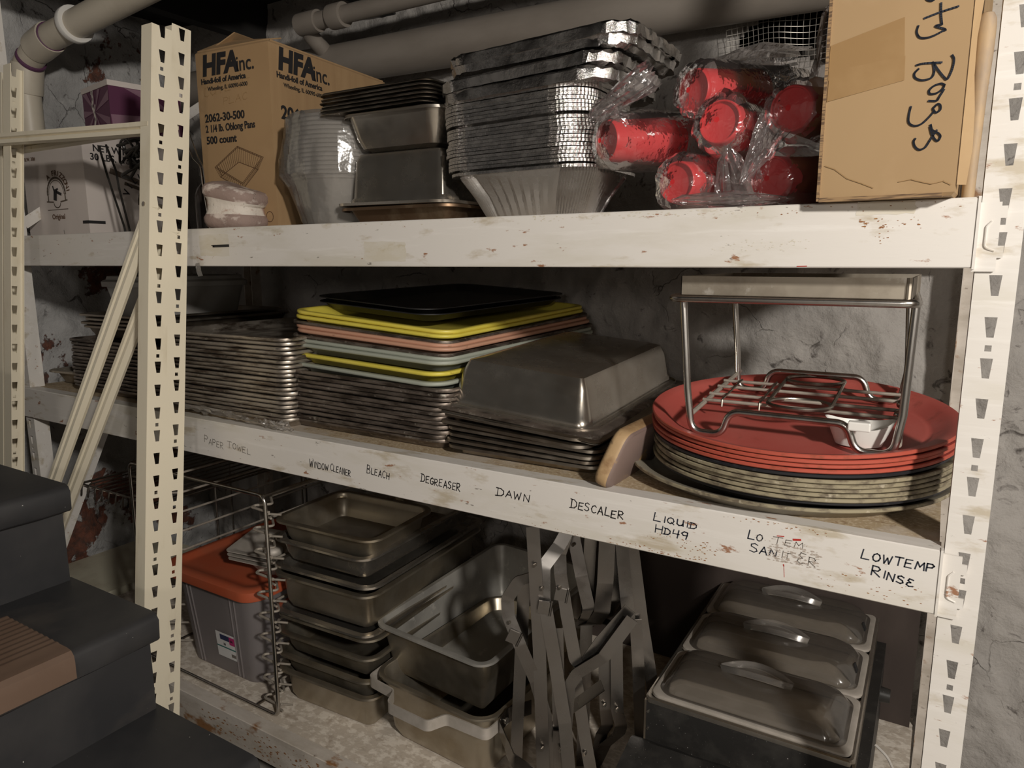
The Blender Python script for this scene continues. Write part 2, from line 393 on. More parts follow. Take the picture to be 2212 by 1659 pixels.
def rr(hw, hd, r, z, n=6, cx=0.0, cy=0.0):
    r = max(0.0005, min(r, hw - 1e-4, hd - 1e-4))
    pts = []
    for (sx, sy, a0) in ((1, -1, -PI / 2), (1, 1, 0), (-1, 1, PI / 2), (-1, -1, PI)):
        for k in range(n + 1):
            a = a0 + k * (PI / 2) / n
            pts.append(Vector((cx + sx * (hw - r) + r * math.cos(a), cy + sy * (hd - r) + r * math.sin(a), z)))
    return pts

def loft(bm, rings, cap0=True, cap1=True, mi=0, closed=True, mis=None):
    prev = None
    all_ = []
    for ri, ring in enumerate(rings):
        cur = [bm.verts.new(p) for p in ring]
        all_.append(cur)
        if prev:
            n = len(cur)
            for i in range(n if closed else n - 1):
                j = (i + 1) % n
                f = bm.faces.new((prev[i], prev[j], cur[j], cur[i]))
                f.material_index = mis[ri - 1] if mis else mi
        prev = cur
    if cap0:
        f = bm.faces.new(all_[0][::-1]); f.material_index = mis[0] if mis else mi
    if cap1:
        f = bm.faces.new(all_[-1]); f.material_index = mis[-1] if mis else mi
    return all_

def rect_shell(bm, W, D, R, prof, n=6, mi=0, mis=None):
    """prof: (inset from outer edge, z[, corner radius]) from the outside bottom round the rim to the inside bottom"""
    rings = []
    for p in prof:
        ins, z = p[0], p[1]
        r = p[2] if len(p) > 2 else max(R - ins, 0.004)
        rings.append(rr(W / 2 - ins, D / 2 - ins, r, z, n))
    return loft(bm, rings, mi=mi, mis=mis)

def lathe(bm, prof, n=48, mi=0, cap0=True, cap1=True, mis=None):
    rings = [[Vector((r * math.cos(2 * PI * k / n), r * math.sin(2 * PI * k / n), z)) for k in range(n)] for r, z in prof]
    return loft(bm, rings, cap0, cap1, mi, mis=mis)

def fillet(pts, r, n=5, closed=False):
    pts = [Vector(p) for p in pts]
    out = []
    N_ = len(pts)
    for i, p in enumerate(pts):
        if not closed and i in (0, N_ - 1):
            out.append(p); continue
        a = pts[i - 1] - p; b = pts[(i + 1) % N_] - p
        la, lb = a.length, b.length
        if la < 1e-6 or lb < 1e-6:
            out.append(p); continue
        a.normalize(); b.normalize()
        ang = a.angle(b)
        if ang > PI - 0.03:
            out.append(p); continue
        d = min(r / math.tan(ang / 2), la * 0.48, lb * 0.48)
        s, e = p + a * d, p + b * d
        for k in range(n + 1):
            t = k / n
            out.append(s * (1 - t) ** 2 + p * 2 * t * (1 - t) + e * t ** 2)
    return out

def tube(bm, pts, r, n=8, closed=False, mi=0):
    pts = [Vector(p) for p in pts]
    m_ = len(pts)
    rings = []
    nrm = None
    for i, p in enumerate(pts):
        if closed:
            t = (pts[(i + 1) % m_] - pts[i - 1])
        else:
            t = pts[min(i + 1, m_ - 1)] - pts[max(i - 1, 0)]
        if t.length < 1e-9: t = Vector((0, 0, 1))
        t.normalize()
        if nrm is None:
            nrm = t.orthogonal().normalized()
        else:
            nrm = (nrm - t * nrm.dot(t))
            if nrm.length < 1e-6: nrm = t.orthogonal()
            nrm.normalize()
        b = t.cross(nrm)
        rad = r[i] if isinstance(r, (list, tuple)) else r
        rings.append([p + (nrm * math.cos(2 * PI * k / n) + b * math.sin(2 * PI * k / n)) * rad for k in range(n)])
    if closed: rings.append(rings[0])
    if closed:
        first = None; prev = None
        vr = []
        for ring in rings[:-1]:
            vr.append([bm.verts.new(q) for q in ring])
        for i in range(len(vr)):
            a, b2 = vr[i], vr[(i + 1) % len(vr)]
            for k in range(n):
                j = (k + 1) % n
                f = bm.faces.new((a[k], a[j], b2[j], b2[k])); f.material_index = mi
    else:
        loft(bm, rings, mi=mi)

def strap(bm, pts, width, t, wdir, mi=0):
    """flat bar swept along pts, its width lying along wdir"""
    pts = [Vector(p) for p in pts]
    m_ = len(pts)
    w = Vector(wdir).normalized()
    rings = []
    for i, p in enumerate(pts):
        tg = (pts[min(i + 1, m_ - 1)] - pts[max(i - 1, 0)]).normalized()
        ww = (w - tg * w.dot(tg)).normalized()
        nn = tg.cross(ww).normalized()
        rings.append([p + ww * (width / 2) * a + nn * (t / 2) * b for a, b in ((-1, -1), (1, -1), (1, 1), (-1, 1))])
    loft(bm, rings, mi=mi)

def xform(bm, mat4):
    for v in bm.verts: v.co = mat4 @ v.co

def TR(loc=(0, 0, 0), rot=(0, 0, 0)):
    return Matrix.Translation(Vector(loc)) @ Euler(rot).to_matrix().to_4x4()

# ---------------------------------------------------------------- lettering
GL = {
 'A': [[(0, 0), (2, 6), (4, 0)], [(.7, 2.2), (3.3, 2.2)]],
 'B': [[(0, 0), (0.1, 6), (2.4, 5.8), (3.2, 4.8), (2.4, 3.5), (.3, 3.1), (2.6, 2.9), (3.7, 1.6), (2.8, .3), (0, 0)]],
 'C': [[(3.6, 5), (2.4, 6), (.8, 5.2), (0, 3), (.8, .7), (2.3, 0), (3.7, .9)]],
 'D': [[(-.4, 5.9), (2, 5.7), (3.7, 4.2), (3.8, 2), (2.6, .5), (-.6, .1)], [(.5, 5.8), (.4, .2)]],
 'E': [[(3.4, 6), (.2, 5.8), (0, .1), (3.5, 0)], [(.1, 3.1), (2.8, 3.2)]],
 'G': [[(3.5, 5), (2.3, 6), (.7, 5.2), (0, 3), (.8, .6), (2.6, .1), (3.7, 1.4), (3.7, 2.7), (2, 2.7)]],
 'H': [[(0, 6), (.1, 0)], [(3.7, 6), (3.6, 0)], [(.1, 3), (3.7, 3.1)]],
 'I': [[(1, 6), (1, 0)]],
 'K': [[(0, 6), (0, 0)], [(3.4, 6), (.2, 2.8), (3.6, 0)]],
 'L': [[(.3, 6), (0, 0.1), (3.5, 0)]],
 'M': [[(0, 0), (.5, 6), (2.2, 2.2), (3.9, 6), (4.5, 0)]],
 'N': [[(0, 0), (.2, 6), (3.4, 0), (3.6, 6)]],
 'O': [[(1.9, 6), (.5, 5), (0, 3), (.6, .8), (2, 0), (3.4, .9), (4, 3), (3.3, 5.2), (1.9, 6)]],
 'P': [[(.1, 0), (0, 6), (2.5, 5.9), (3.5, 4.7), (2.6, 3.2), (.2, 2.9)]],
 'Q': [[(1.9, 6), (.5, 5), (0, 3), (.6, .8), (2, 0), (3.4, .9), (4, 3), (3.3, 5.2), (1.9, 6)], [(2.4, 1.6), (4.3, -.5)]],
 'R': [[(.1, 0), (0, 6), (2.5, 5.9), (3.4, 4.7), (2.6, 3.3), (.2, 3), (3.8, 0)]],
 'S': [[(3.4, 5.2), (2, 6), (.4, 5.2), (.5, 3.9), (3, 2.6), (3.5, 1.2), (2.2, .1), (.1, .7)]],
 'T': [[(-.2, 5.9), (4, 6)], [(2, 6), (1.9, 0)]],
 'U': [[(0, 6), (.1, 1.4), (1.4, 0), (3, .6), (3.6, 2.2), (3.7, 6)], [(3.7, 2), (3.9, 0)]],
 'W': [[(0, 6), (1, 0), (2.3, 4.4), (3.5, 0), (4.6, 6)]],
 'Z': [[(.2, 6), (3.6, 5.9), (0, 0), (3.8, .1)]],
 '4': [[(.3, 6), (0, 2.8), (3.4, 3)], [(2.9, 6), (2.6, 0)]],
 '9': [[(3.2, 3.2), (1.2, 2.8), (.2, 4.4), (1.4, 6), (3.2, 5.6), (3.2, 3.2), (2.8, 0)]],
 'e': [[(3.3, 5.6), (1.2, 6), (.6, 4.4), (2.2, 3.2), (.6, 2.6), (.2, 1), (1.6, 0), (3.6, .6)]],
}
def stroke(bm, pts, w, to3, seg=True):
    """a pen stroke as a thin ribbon: to3(u, v) places it on the surface"""
    for i in range(len(pts) - 1):
        a, b = Vector(pts[i]), Vector(pts[i + 1])
        d = b - a
        if d.length < 1e-7: continue
        d.normalize(); n = Vector((-d.y, d.x)) * (w / 2); e = d * (w * 0.35)
        q = [a - e + n, a - e - n, b + e - n, b + e + n]
        bm.faces.new([bm.verts.new(to3(p.x, p.y)) for p in q])

def hand(bm, text, u0, v0, u1, v1, h, w, to3, seed=1, small=0.8, gap=1.25):
    """hand lettering from (u0, v0) to (u1, v1) along the baseline; first letter of a word bigger"""
    rg = random.Random(seed)
    adv = []
    x = 0.0
    items = []
    first = True
    for ch in text:
        if ch == ' ':
            x += 3.2; first = True; continue
        g = GL[ch]
        s = 1.0 if (first or ch in '49') else small
        wd = max(p[0] for st in g for p in st)
        items.append((g, x, s)); x += wd * s + gap
        first = False
    total = x - gap
    L_ = math.hypot(u1 - u0, v1 - v0)
    k = L_ / total
    dx, dy = (u1 - u0) / L_, (v1 - v0) / L_
    for g, x, s in items:
        jx, jy, js = rg.uniform(-.25, .25), rg.uniform(-.35, .35), rg.uniform(.92, 1.08)
        for st in g:
            pts = []
            for px, py in st:
                a = (x + (px * s + jx)) * k + 0.12 * (py * s) * h / 6
                b = (py * s * js + jy) * h / 6
                pts.append((u0 + a * dx - b * dy * 0, v0 + a * dy + b))
            stroke(bm, pts, w * rg.uniform(.85, 1.15), to3)

def font_mesh(text, size, bold=0.0, align='LEFT', extrude=0.0003, shear=0.0, sx=1.0):
    cu = bpy.data.curves.new('lettering', 'FONT')
    cu.body = text; cu.size = size; cu.offset = bold; cu.extrude = extrude; cu.align_x = align; cu.shear = shear
    cu.resolution_u = 4
    o = bpy.data.objects.new('lettering', cu)
    COL.objects.link(o)
    bpy.context.view_layer.update()
    dg = bpy.context.evaluated_depsgraph_get()
    me = bpy.data.meshes.new_from_object(o.evaluated_get(dg))
    bpy.data.objects.remove(o); bpy.data.curves.remove(cu)
    if sx != 1.0:
        for v in me.vertices: v.co.x *= sx
    return me

def print_on(bm, text, size, mat4, bold=0.0, align='LEFT', shear=0.0, sx=1.0):
    me = font_mesh(text, size, bold, align, 0.0003, shear, sx)
    base = len(bm.verts)
    vs_ = [bm.verts.new(mat4 @ v.co) for v in me.vertices]
    for p in me.polygons:
        try: bm.faces.new([vs_[i] for i in p.vertices])
        except ValueError: pass
    bpy.data.meshes.remove(me)

def basis(o, u, v):
    """matrix taking (x, y) of lettering to o + x*u + y*v"""
    u = Vector(u).normalized(); v = Vector(v).normalized(); n = u.cross(v)
    return Matrix(((u.x, v.x, n.x, o[0]), (u.y, v.y, n.y, o[1]), (u.z, v.z, n.z, o[2]), (0, 0, 0, 1)))
FLOOR = 0.045
# ---------------------------------------------------------------- the room
def rough_wall(name, origin, du, dv, nu, nv, amp, seed, mat, hole=None):
    """stone wall as a real uneven surface: origin + u*du + v*dv, pushed along the normal"""
    bm = bmesh.new()
    du = Vector(du); dv = Vector(dv); nn = du.normalized().cross(dv.normalized())
    grid = []
    for j in range(nv + 1):
        row = []
        for i in range(nu + 1):
            p = Vector(origin) + du * (i / nu) + dv * (j / nv)
            q = p * 1.0 + Vector((seed, seed * 0.3, 0))
            h = mnoise.fractal(q * 2.6, 1.0, 2.0, 4) * 0.55 + mnoise.fractal(q * 9.0, 0.8, 2.1, 5) * 0.40
            c = mnoise.cell(q * 3.1) if False else 0
            h += 0.35 * (mnoise.voronoi(q * 4.0)[0][1] - mnoise.voronoi(q * 4.0)[0][0])
            row.append(bm.verts.new(p + nn * (h * amp)))
        grid.append(row)
    for j in range(nv):
        for i in range(nu):
            cpt = (grid[j][i].co + grid[j + 1][i + 1].co) / 2
            if hole and hole(cpt): continue
            bm.faces.new((grid[j][i], grid[j][i + 1], grid[j + 1][i + 1], grid[j + 1][i]))
    o = obj(name, bm, mat, smooth=True, angle=180)
    return tag(o, kind='structure')

WALL_Y = 0.93
def mesh_hole(c):
    return -0.50 + 0.05 * math.sin(c.z * 40) < c.x < 0.02 and c.z > 1.93 + 0.012 * math.sin(c.x * 60)
rough_wall('wall_back', (1.6, WALL_Y, FLOOR), (-4.6, 0, 0), (0, 0, 2.4), 400, 210, 0.035, 3.1, 'wall_paint', mesh_hole)
rough_wall('wall_left', (-2.86, 1.1, FLOOR), (0, -3.6, 0), (0, 0, 2.4), 260, 180, 0.045, 8.7, 'wall_flaked')
rough_wall('wall_right', (3.15, 1.1, FLOOR), (0, -5.65, 0), (0, 0, 2.4), 60, 30, 0.03, 2.2, 'wall_paint')
rough_wall('wall_front', (-2.9, -4.5, FLOOR), (6.1, 0, 0), (0, 0, 2.4), 60, 30, 0.03, 5.2, 'wall_paint')
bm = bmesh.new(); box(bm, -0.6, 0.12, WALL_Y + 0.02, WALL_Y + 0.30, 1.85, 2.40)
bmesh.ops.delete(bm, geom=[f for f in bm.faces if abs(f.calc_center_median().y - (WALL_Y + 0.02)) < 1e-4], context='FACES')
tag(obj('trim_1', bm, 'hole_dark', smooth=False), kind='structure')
bm = bmesh.new(); box(bm, -4.0, 3.2, -4.6, 1.3, FLOOR - 0.06, FLOOR)
tag(obj('floor', bm, 'concrete', smooth=False), kind='structure')
bm = bmesh.new(); box(bm, -4.0, 3.2, -4.6, 1.3, 2.40, 2.46)
for k in range(9):
    x = -3.6 + k * 0.62
    box(bm, x, x + 0.05, -4.5, 1.2, 2.26, 2.40)
tag(obj('ceiling', bm, 'ceiling_dark', smooth=False), kind='structure')

# ---------------------------------------------------------------- the white shelving unit
XR = -0.019          # right end of the beams
XL = -2.385          # left end
DEPTH = 0.86

def slotted(bm, u0, u1, us, z0, z1, zs0, to3, first=1, sw=0.0132):
    """a strip with keyhole slots every 50 mm; to3(u, z)"""
    def quad(*p): bm.faces.new([bm.verts.new(to3(*q)) for q in p])
    def cell(zb, zt, hole):
        o = [(u0, zt), (u1, zt), (u1, zb), (u0, zb)]
        if hole is None:
            quad(*o); return
        for i in range(4):
            j = (i + 1) % 4
            quad(o[i], o[j], hole[j], hole[i])
    i = 0
    top = z1
    n0 = int(math.floor((z1 - zs0) / 0.05))
    k = -n0
    zz = zs0 - 0.05 * k
    zn = zz + 0.05
    if zn - 0.0245 < top < zn:      # the cut end runs through a slot: an open notch
        cell(zz + 0.006, zn - 0.030, None)
        f = (top - (zn - 0.0245)) / 0.0245
        a = us + sw * 0.30 * (1 - f); b = us + sw * (0.86 + 0.14 * f)
        quad((u0, top), (a, top), (us + sw * 0.30, zn - 0.0245), (u0, zn - 0.030))
        quad((b, top), (u1, top), (u1, zn - 0.030), (us + sw * 0.86, zn - 0.0245))
        quad((us + sw * 0.30, zn - 0.0245), (us + sw * 0.86, zn - 0.0245), (u1, zn - 0.030), (u0, zn - 0.030))
    elif top > zz + 0.006: cell(zz + 0.006, top, None)
    while True:
        zs = zs0 - 0.05 * k
        if zs - 0.044 < z0: 
            cell(z0, min(zs + 0.006, top), None); break
        ztop = min(zs + 0.006, top)
        cell(zs - 0.030, ztop, [(us, zs), (us + sw, zs), (us + sw * 0.86, zs - 0.0245), (us + sw * 0.30, zs - 0.0245)])
        if k % 3 == first:
            cell(zs - 0.044, zs - 0.030, [(us + 0.0035, zs - 0.034), (us + 0.0105, zs - 0.034), (us + 0.0105, zs - 0.0415), (us + 0.0035, zs - 0.0415)])
        else:
            cell(zs - 0.044, zs - 0.030, None)
        k += 1

unit = thing('shelving_unit', 'long white steel shelving unit with three board shelves, handwriting on its middle beam', 'shelf', (0, 0, 0))

def unit_post(xa, xb, y, us, mirror=False):
    bm = bmesh.new()
    if y > 0.4:
        box(bm, xa, xb, y, y + 0.002, FLOOR, 2.22); box(bm, xa, xa + 0.002, y - 0.042, y, FLOOR, 2.22); box(bm, xb - 0.002, xb, y - 0.042, y, FLOOR, 2.22)
        return obj('post', bm, 'shelf_rusty', unit, smooth=False)
    f = -1 if y < 0.4 else 1
    slotted(bm, xa, xb, us, FLOOR, 2.22, 1.7318, lambda u, z: Vector((u, y, z)))
    me_ = bm
    # side flanges and inner lips
    d = 0.042 * (1 if y < 0.4 else -1)
    for x in (xa, xb):
        s = 1 if x == xb else -1
        box(bm, min(x, x - s * 0.0018), max(x, x - s * 0.0018), min(y + d * 0.02, y + d), max(y + d * 0.02, y + d), FLOOR, 2.22)
    o = obj('post', bm, 'shelf_white', unit, smooth=False)
    return o
unit_post(-0.015, 0.0285, 0.0, 0.0)
unit_post(-0.015, 0.0285, DEPTH, 0.0)
unit_post(XL - 0.004, XL + 0.040, 0.0, XL + 0.008)
unit_post(XL - 0.004, XL + 0.040, DEPTH, XL + 0.008)
for x in (XL + 0.02,):
    for ya, za, yb_, zb in ((0.045, 0.56, 0.33, 1.14), (0.045, 1.56, DEPTH - 0.045, 2.1)):
        bm = bmesh.new()
        strap(bm, [(x, ya, za), (x, yb_, zb)], 0.030, 0.004, (0, -0.5, 0.8))
        obj('brace', bm, 'shelf_white', unit, smooth=False)

BEAMS = {'top': (1.440, 1.5225), 'mid': (0.9955, 1.0835), 'low': (0.2360, 0.3220)}
beam_obj = {}
for nm, (za, zb) in BEAMS.items():
    bm = bmesh.new()
    # folded C section: face, flanges, step for the board
    sec = [(0.030, zb - 0.012), (0.022, zb - 0.012), (0.022, zb), (-0.0105, zb), (-0.012, zb - 0.0015), (-0.012, za + 0.0015), (-0.0105, za), (0.026, za), (0.026, za + 0.002), (-0.009, za + 0.002), (-0.009, zb - 0.016), (0.030, zb - 0.016)]
    loft(bm, [[Vector((x, y, z)) for y, z in sec] for x in (XL, XR)])
    m_ = 'shelf_rusty' if nm == 'low' else 'shelf_white'
    bo = obj('beam', bm, m_, unit, smooth=False)
    beam_obj[nm] = bo
    # hook plate at the ends
    for s, xe in ((1, XR), (-1, XL)):
        bm = bmesh.new()
        x2 = xe + s * 0.024
        box(bm, min(xe, x2), max(xe, x2), -0.0052, -0.0022, za - 0.004, zb - 0.006)
        box(bm, min(xe, xe + s * 0.003), max(xe, xe + s * 0.003), -0.0135, -0.0022, za - 0.0015, zb + 0.001)
        for zz in (za + 0.012, za + 0.058):
            box(bm, min(x2, x2 + s * 0.006), max(x2, x2 + s * 0.006), -0.0052, -0.0022, zz, zz + 0.014)
        # locking clip bulge
        tube(bm, fillet([(xe + s * 0.016, -0.0055, zb - 0.028), (xe + s * 0.011, -0.0065, zb - 0.034), (xe + s * 0.011, -0.0065, za + 0.024), (xe + s * 0.021, -0.0055, za + 0.020)], 0.006), 0.0013, 6)
        obj('end_connector', bm, m_, bo, smooth=False)
    # rear beam
    bm = bmesh.new()
    box(bm, XL, XR, DEPTH - 0.03, DEPTH - 0.004, za, zb - 0.014)
    obj('rear_beam', bm, m_, unit, smooth=False)
    bm = bmesh.new()
    box(bm, XL + 0.002, XR - 0.002, 0.0235, DEPTH + 0.002, zb - 0.0135, zb - 0.0015)
    obj('shelf_board', bm, {'top': 'board_white', 'mid': 'particle_board', 'low': 'grimy_board'}[nm], unit, smooth=False)

YB = -0.0123
def on_beam(u, v): return Vector((u, YB, v))
WORDS = [('PAPER', -1.513, 1.029, -1.446, 1.020, .018, .0014, 'ink_faint'), ('TOWEL', -1.430, 1.028, -1.352, 1.021, .016, .0014, 'ink_faint'),
 ('WINDOW', -1.163, 1.0215, -1.108, 1.021, .016, .0016, 'ink'), ('CLEANER', -1.102, 1.022, -1.046, 1.019, .016, .0016, 'ink'),
 ('BLEACH', -1.000, 1.034, -0.943, 1.029, .017, .0018, 'ink'), ('DEGREASER', -0.863, 1.037, -0.773, 1.034, .017, .0018, 'ink'),
 ('DAWN', -0.693, 1.040, -0.627, 1.040, .016, .0018, 'ink'), ('DESCALER', -0.547, 1.044, -0.453, 1.041, .016, .0018, 'ink'),
 ('LIQUID', -0.402, 1.050, -0.335, 1.049, .0125, .0018, 'ink_blue'), ('HD49', -0.399, 1.031, -0.348, 1.029, .0125, .0018, 'ink_blue'),
 ('LO', -0.258, 1.050, -0.238, 1.050, .013, .0016, 'ink_blue'), ('TEM', -0.223, 1.050, -0.183, 1.051, .010, .0011, 'ink_faint'),
 ('SAN', -0.256, 1.032, -0.219, 1.031, .013, .0016, 'ink_blue'), ('IT', -0.212, 1.031, -0.199, 1.031, .011, .0011, 'ink_faint'), ('eR', -0.190, 1.028, -0.166, 1.027, .015, .0014, 'ink_faint'),
 ('LOWTEMP', -0.109, 1.053, -0.025, 1.052, .0135, .0018, 'ink_blue'), ('RINSe', -0.096, 1.0325, -0.046, 1.0275, .0135, .0018, 'ink_blue')]
for i, (tx, u0, v0, u1, v1, h, w, m_) in enumerate(WORDS):
    bm = bmesh.new()
    hand(bm, tx, u0, v0, u1, v1, h, w, on_beam, seed=i + 3, small=0.82)
    obj('lettering', bm, m_, beam_obj['mid'], smooth=False)
# scuffed patch over the worn words, red drips, old tape
def patch(name, beam, u0, u1, v0, v1, mat, seed, y=YB + 0.0001, rag=0.12):
    rg = random.Random(seed)
    bm = bmesh.new()
    pts = []
    n = 7
    for a, b in (((u0, v0), (u1, v0)), ((u1, v0), (u1, v1)), ((u1, v1), (u0, v1)), ((u0, v1), (u0, v0))):
        for k in range(n):
            t = k / n
            pts.append((a[0] + (b[0] - a[0]) * t + rg.uniform(-rag, rag) * abs(v1 - v0), a[1] + (b[1] - a[1]) * t + rg.uniform(-rag, rag) * abs(v1 - v0)))
    bm.faces.new([bm.verts.new((p[0], y, p[1])) for p in pts])
    obj(name, bm, mat, beam, smooth=False)
bm = bmesh.new()
for pts, w in (([(-0.2065, 1.0195), (-0.205, 1.003)], .0007), ([(-0.207, 1.0215), (-0.2066, 1.0195)], .0016), ([(-0.196, 1.0615), (-0.187, 1.063)], .003), ([(-0.218, 1.0625), (-0.209, 1.0635)], .0014)):
    stroke(bm, pts, w, on_beam)
obj('paint_drip', bm, 'red_paint', beam_obj['mid'], smooth=False)
def specks(name, beam, areas, mat, seed):
    rg_ = random.Random(seed)
    bm = bmesh.new()
    for (u0, u1, v0, v1, n, s0, s1) in areas:
        for _ in range(n):
            u, v = rg_.uniform(u0, u1), rg_.uniform(v0, v1)
            k = rg_.randint(5, 8); r = rg_.uniform(s0, s1); a0 = rg_.uniform(0, 6)
            pts = []
            for i in range(k):
                a = a0 + 2 * PI * i / k
                q = r * rg_.uniform(0.5, 1.2)
                pts.append(Vector((u + 1.7 * q * math.cos(a), YB + 0.00008 * rg_.uniform(-1, 1), v + 0.7 * q * math.sin(a))))
            bm.faces.new([bm.verts.new(p) for p in pts])
    o = obj(name, bm, mat, beam, smooth=False)
    o['kind'] = 'stuff'
specks('scuff_mark', beam_obj['mid'], [(-0.228, -0.160, 1.024, 1.050, 150, .0005, .0020), (-0.250, -0.175, 1.050, 1.058, 30, .0004, .0012)], 'scuff', 41)
specks('rust_stain', beam_obj['mid'], [(-0.475, -0.315, 0.998, 1.006, 60, .0003, .0013), (-0.36, -0.30, 1.012, 1.032, 40, .0003, .0014), (-0.42, -0.36, 1.020, 1.030, 16, .0003, .0010), (-0.16, -0.03, 1.000, 1.03, 40, .0003, .0012), (-0.62, -0.50, 0.997, 1.003, 18, .0003, .0009), (-0.30, -0.15, 1.074, 1.082, 30, .0003, .0012)], 'rust', 42)
specks('rust_stain', beam_obj['top'], [(-0.145, -0.070, 1.488, 1.502, 26, .0003, .0018), (-0.125, -0.110, 1.470, 1.500, 12, .0003, .0010), (-0.30, -0.03, 1.510, 1.521, 30, .0002, .0010)], 'rust', 43)
specks('scuff_mark', beam_obj['top'], [(-0.62, -0.30, 1.512, 1.521, 90, .0004, .0018), (-1.40, -0.70, 1.514, 1.521, 60, .0004, .0016), (-0.33, -0.20, 1.462, 1.478, 50, .0004, .0014)], 'yellowed_tape', 44)
specks('rust_stain', beam_obj['low'], [(-1.62, -1.20, 0.245, 0.300, 130, .0006, .0040), (-1.40, -1.10, 0.250, 0.31, 60, .0006, .0035)], 'rust', 45)
bm = bmesh.new()
stroke(bm, [(-0.215, 1.4418), (-0.203, 1.4422)], .0012, on_beam)
obj('paint_drip', bm, 'red_paint', beam_obj['top'], smooth=False)
patch('tape_patch', beam_obj['top'], -1.475, -1.375, 1.462, 1.508, 'yellowed_tape', 5, rag=0.03)
patch('tape_patch', beam_obj['top'], -0.985, -0.885, 1.449, 1.485, 'yellowed_tape', 6, rag=0.05)
patch('tape_patch', beam_obj['top'], -0.148, -0.083, 1.506, 1.522, 'yellowed_tape', 7, rag=0.08)
bm = bmesh.new()
stroke(bm, [(-1.428, 1.4835), (-1.376, 1.484)], .0055, lambda u, v: Vector((u, YB - 0.0004, v)))
stroke(bm, [(-1.434, 1.4855), (-1.424, 1.482)], .0016, lambda u, v: Vector((u, YB - 0.0004, v)))
obj('pen_mark', bm, 'ink', beam_obj['top'], smooth=False)
# scrap of tape hanging off the top beam
bm = bmesh.new()
rg = random.Random(4)
strap(bm, [(-1.485, -0.013, 1.447), (-1.484, -0.014, 1.437), (-1.480, -0.016, 1.428), (-1.479, -0.013, 1.418)], 0.012, 0.0004, (1, 0.3, 0))
obj('tape_scrap', bm, 'wrap_film', beam_obj['top'], smooth=False)

# ---------------------------------------------------------------- spare cream upright frames leaning on the shelves
LEAN = -0.1054
def upright_frame(label, v0, front):
    # local: X along the frame, Y depth, Z up the post; base at the floor
    r = thing('rack_upright_frame', label, 'rack frame', (-1.488, -0.205, FLOOR - 0.002 - (0.012 if front else 0)), (LEAN, 0.0035, 0), 'cream rack frames leaning on the shelves')
    PD, PWX, LEN = 0.0445, 0.036, 1.905
    zs0 = 1.858 - (0 if front else 0.003)
    for s, x in ((1, 0.0), (-1, -0.625 if front else -0.76)):
        bm = bmesh.new()
        slotted(bm, v0, v0 + PD, v0 + 0.016, 0.0, LEN + (0 if front else 0.004), zs0, lambda u, z: Vector((x, u, z)), first=(0 if front else 1), sw=0.0145)
        pw = PWX if front else 0.024
        box(bm, min(x - s * 0.0005, x - s * pw), max(x - s * 0.0005, x - s * pw), v0, v0 + 0.0018, 0, LEN)
        box(bm, min(x - s * 0.0005, x - s * 0.006), max(x - s * 0.0005, x - s * 0.006), v0 + PD - 0.0018, v0 + PD, 0, LEN)
        obj('post', bm, 'cream', r, smooth=False)
    yb = v0 + 0.014
    def brace(a, b, nm):
        bm = bmesh.new()
        a = Vector(a); b = Vector(b)
        t = (b - a).normalized(); sd = t.cross(Vector((0, 1, 0))).normalized()
        sec = [(-0.0145, -0.011), (-0.006, -0.013), (0.0145, -0.011), (0.0145, 0.011), (-0.0145, 0.011)]
        sec = [(-0.0145, 0.004), (-0.012, -0.009), (-0.003, -0.009), (0.0, -0.004), (0.003, -0.0105), (0.012, -0.0105), (0.0145, 0.004), (0.011, 0.012), (-0.011, 0.012)]
        loft(bm, [[p + sd * u + Vector((0, w, 0)) for u, w in sec] for p in (a, b)])
        obj(nm, bm, 'cream', r, smooth=False)
    if front:
        brace((-0.84, v0 - 0.013, 1.730), (-0.010, v0 + 0.010, 1.697), 'horizontal_brace')
    else:
        brace((-0.745, yb, 1.708), (-0.010, yb, 1.708), 'horizontal_brace')
    zt, zb_ = (1.54, 0.56) if front else (1.483, 0.305)
    xf = -0.610 if front else -0.745
    brace((xf + .01, yb, zb_), (-0.010, yb, zt), 'diagonal_brace')
    brace((xf + .01, yb, zb_ - 0.03), (-0.010, yb, 0.16), 'diagonal_brace')
    brace((xf, yb, 0.10), (-0.010, yb, 0.10), 'horizontal_brace')
    for x in (-0.02, xf):
        bm = bmesh.new()
        tube(bm, [(x, v0 - 0.002, zt if x > -0.3 else zb_), (x, v0 + PD + 0.002, zt if x > -0.3 else zb_)], 0.005, 8)
        obj('bolt', bm, 'steel', r)
    return r
upright_frame('cream slotted steel upright frame with a crossbar, front one of two leaning frames', -0.0725 - 0.0455 + 0.043, True)
upright_frame('cream slotted steel upright frame, behind its twin and next to the shelf beams', -0.0725 + 0.043, False)

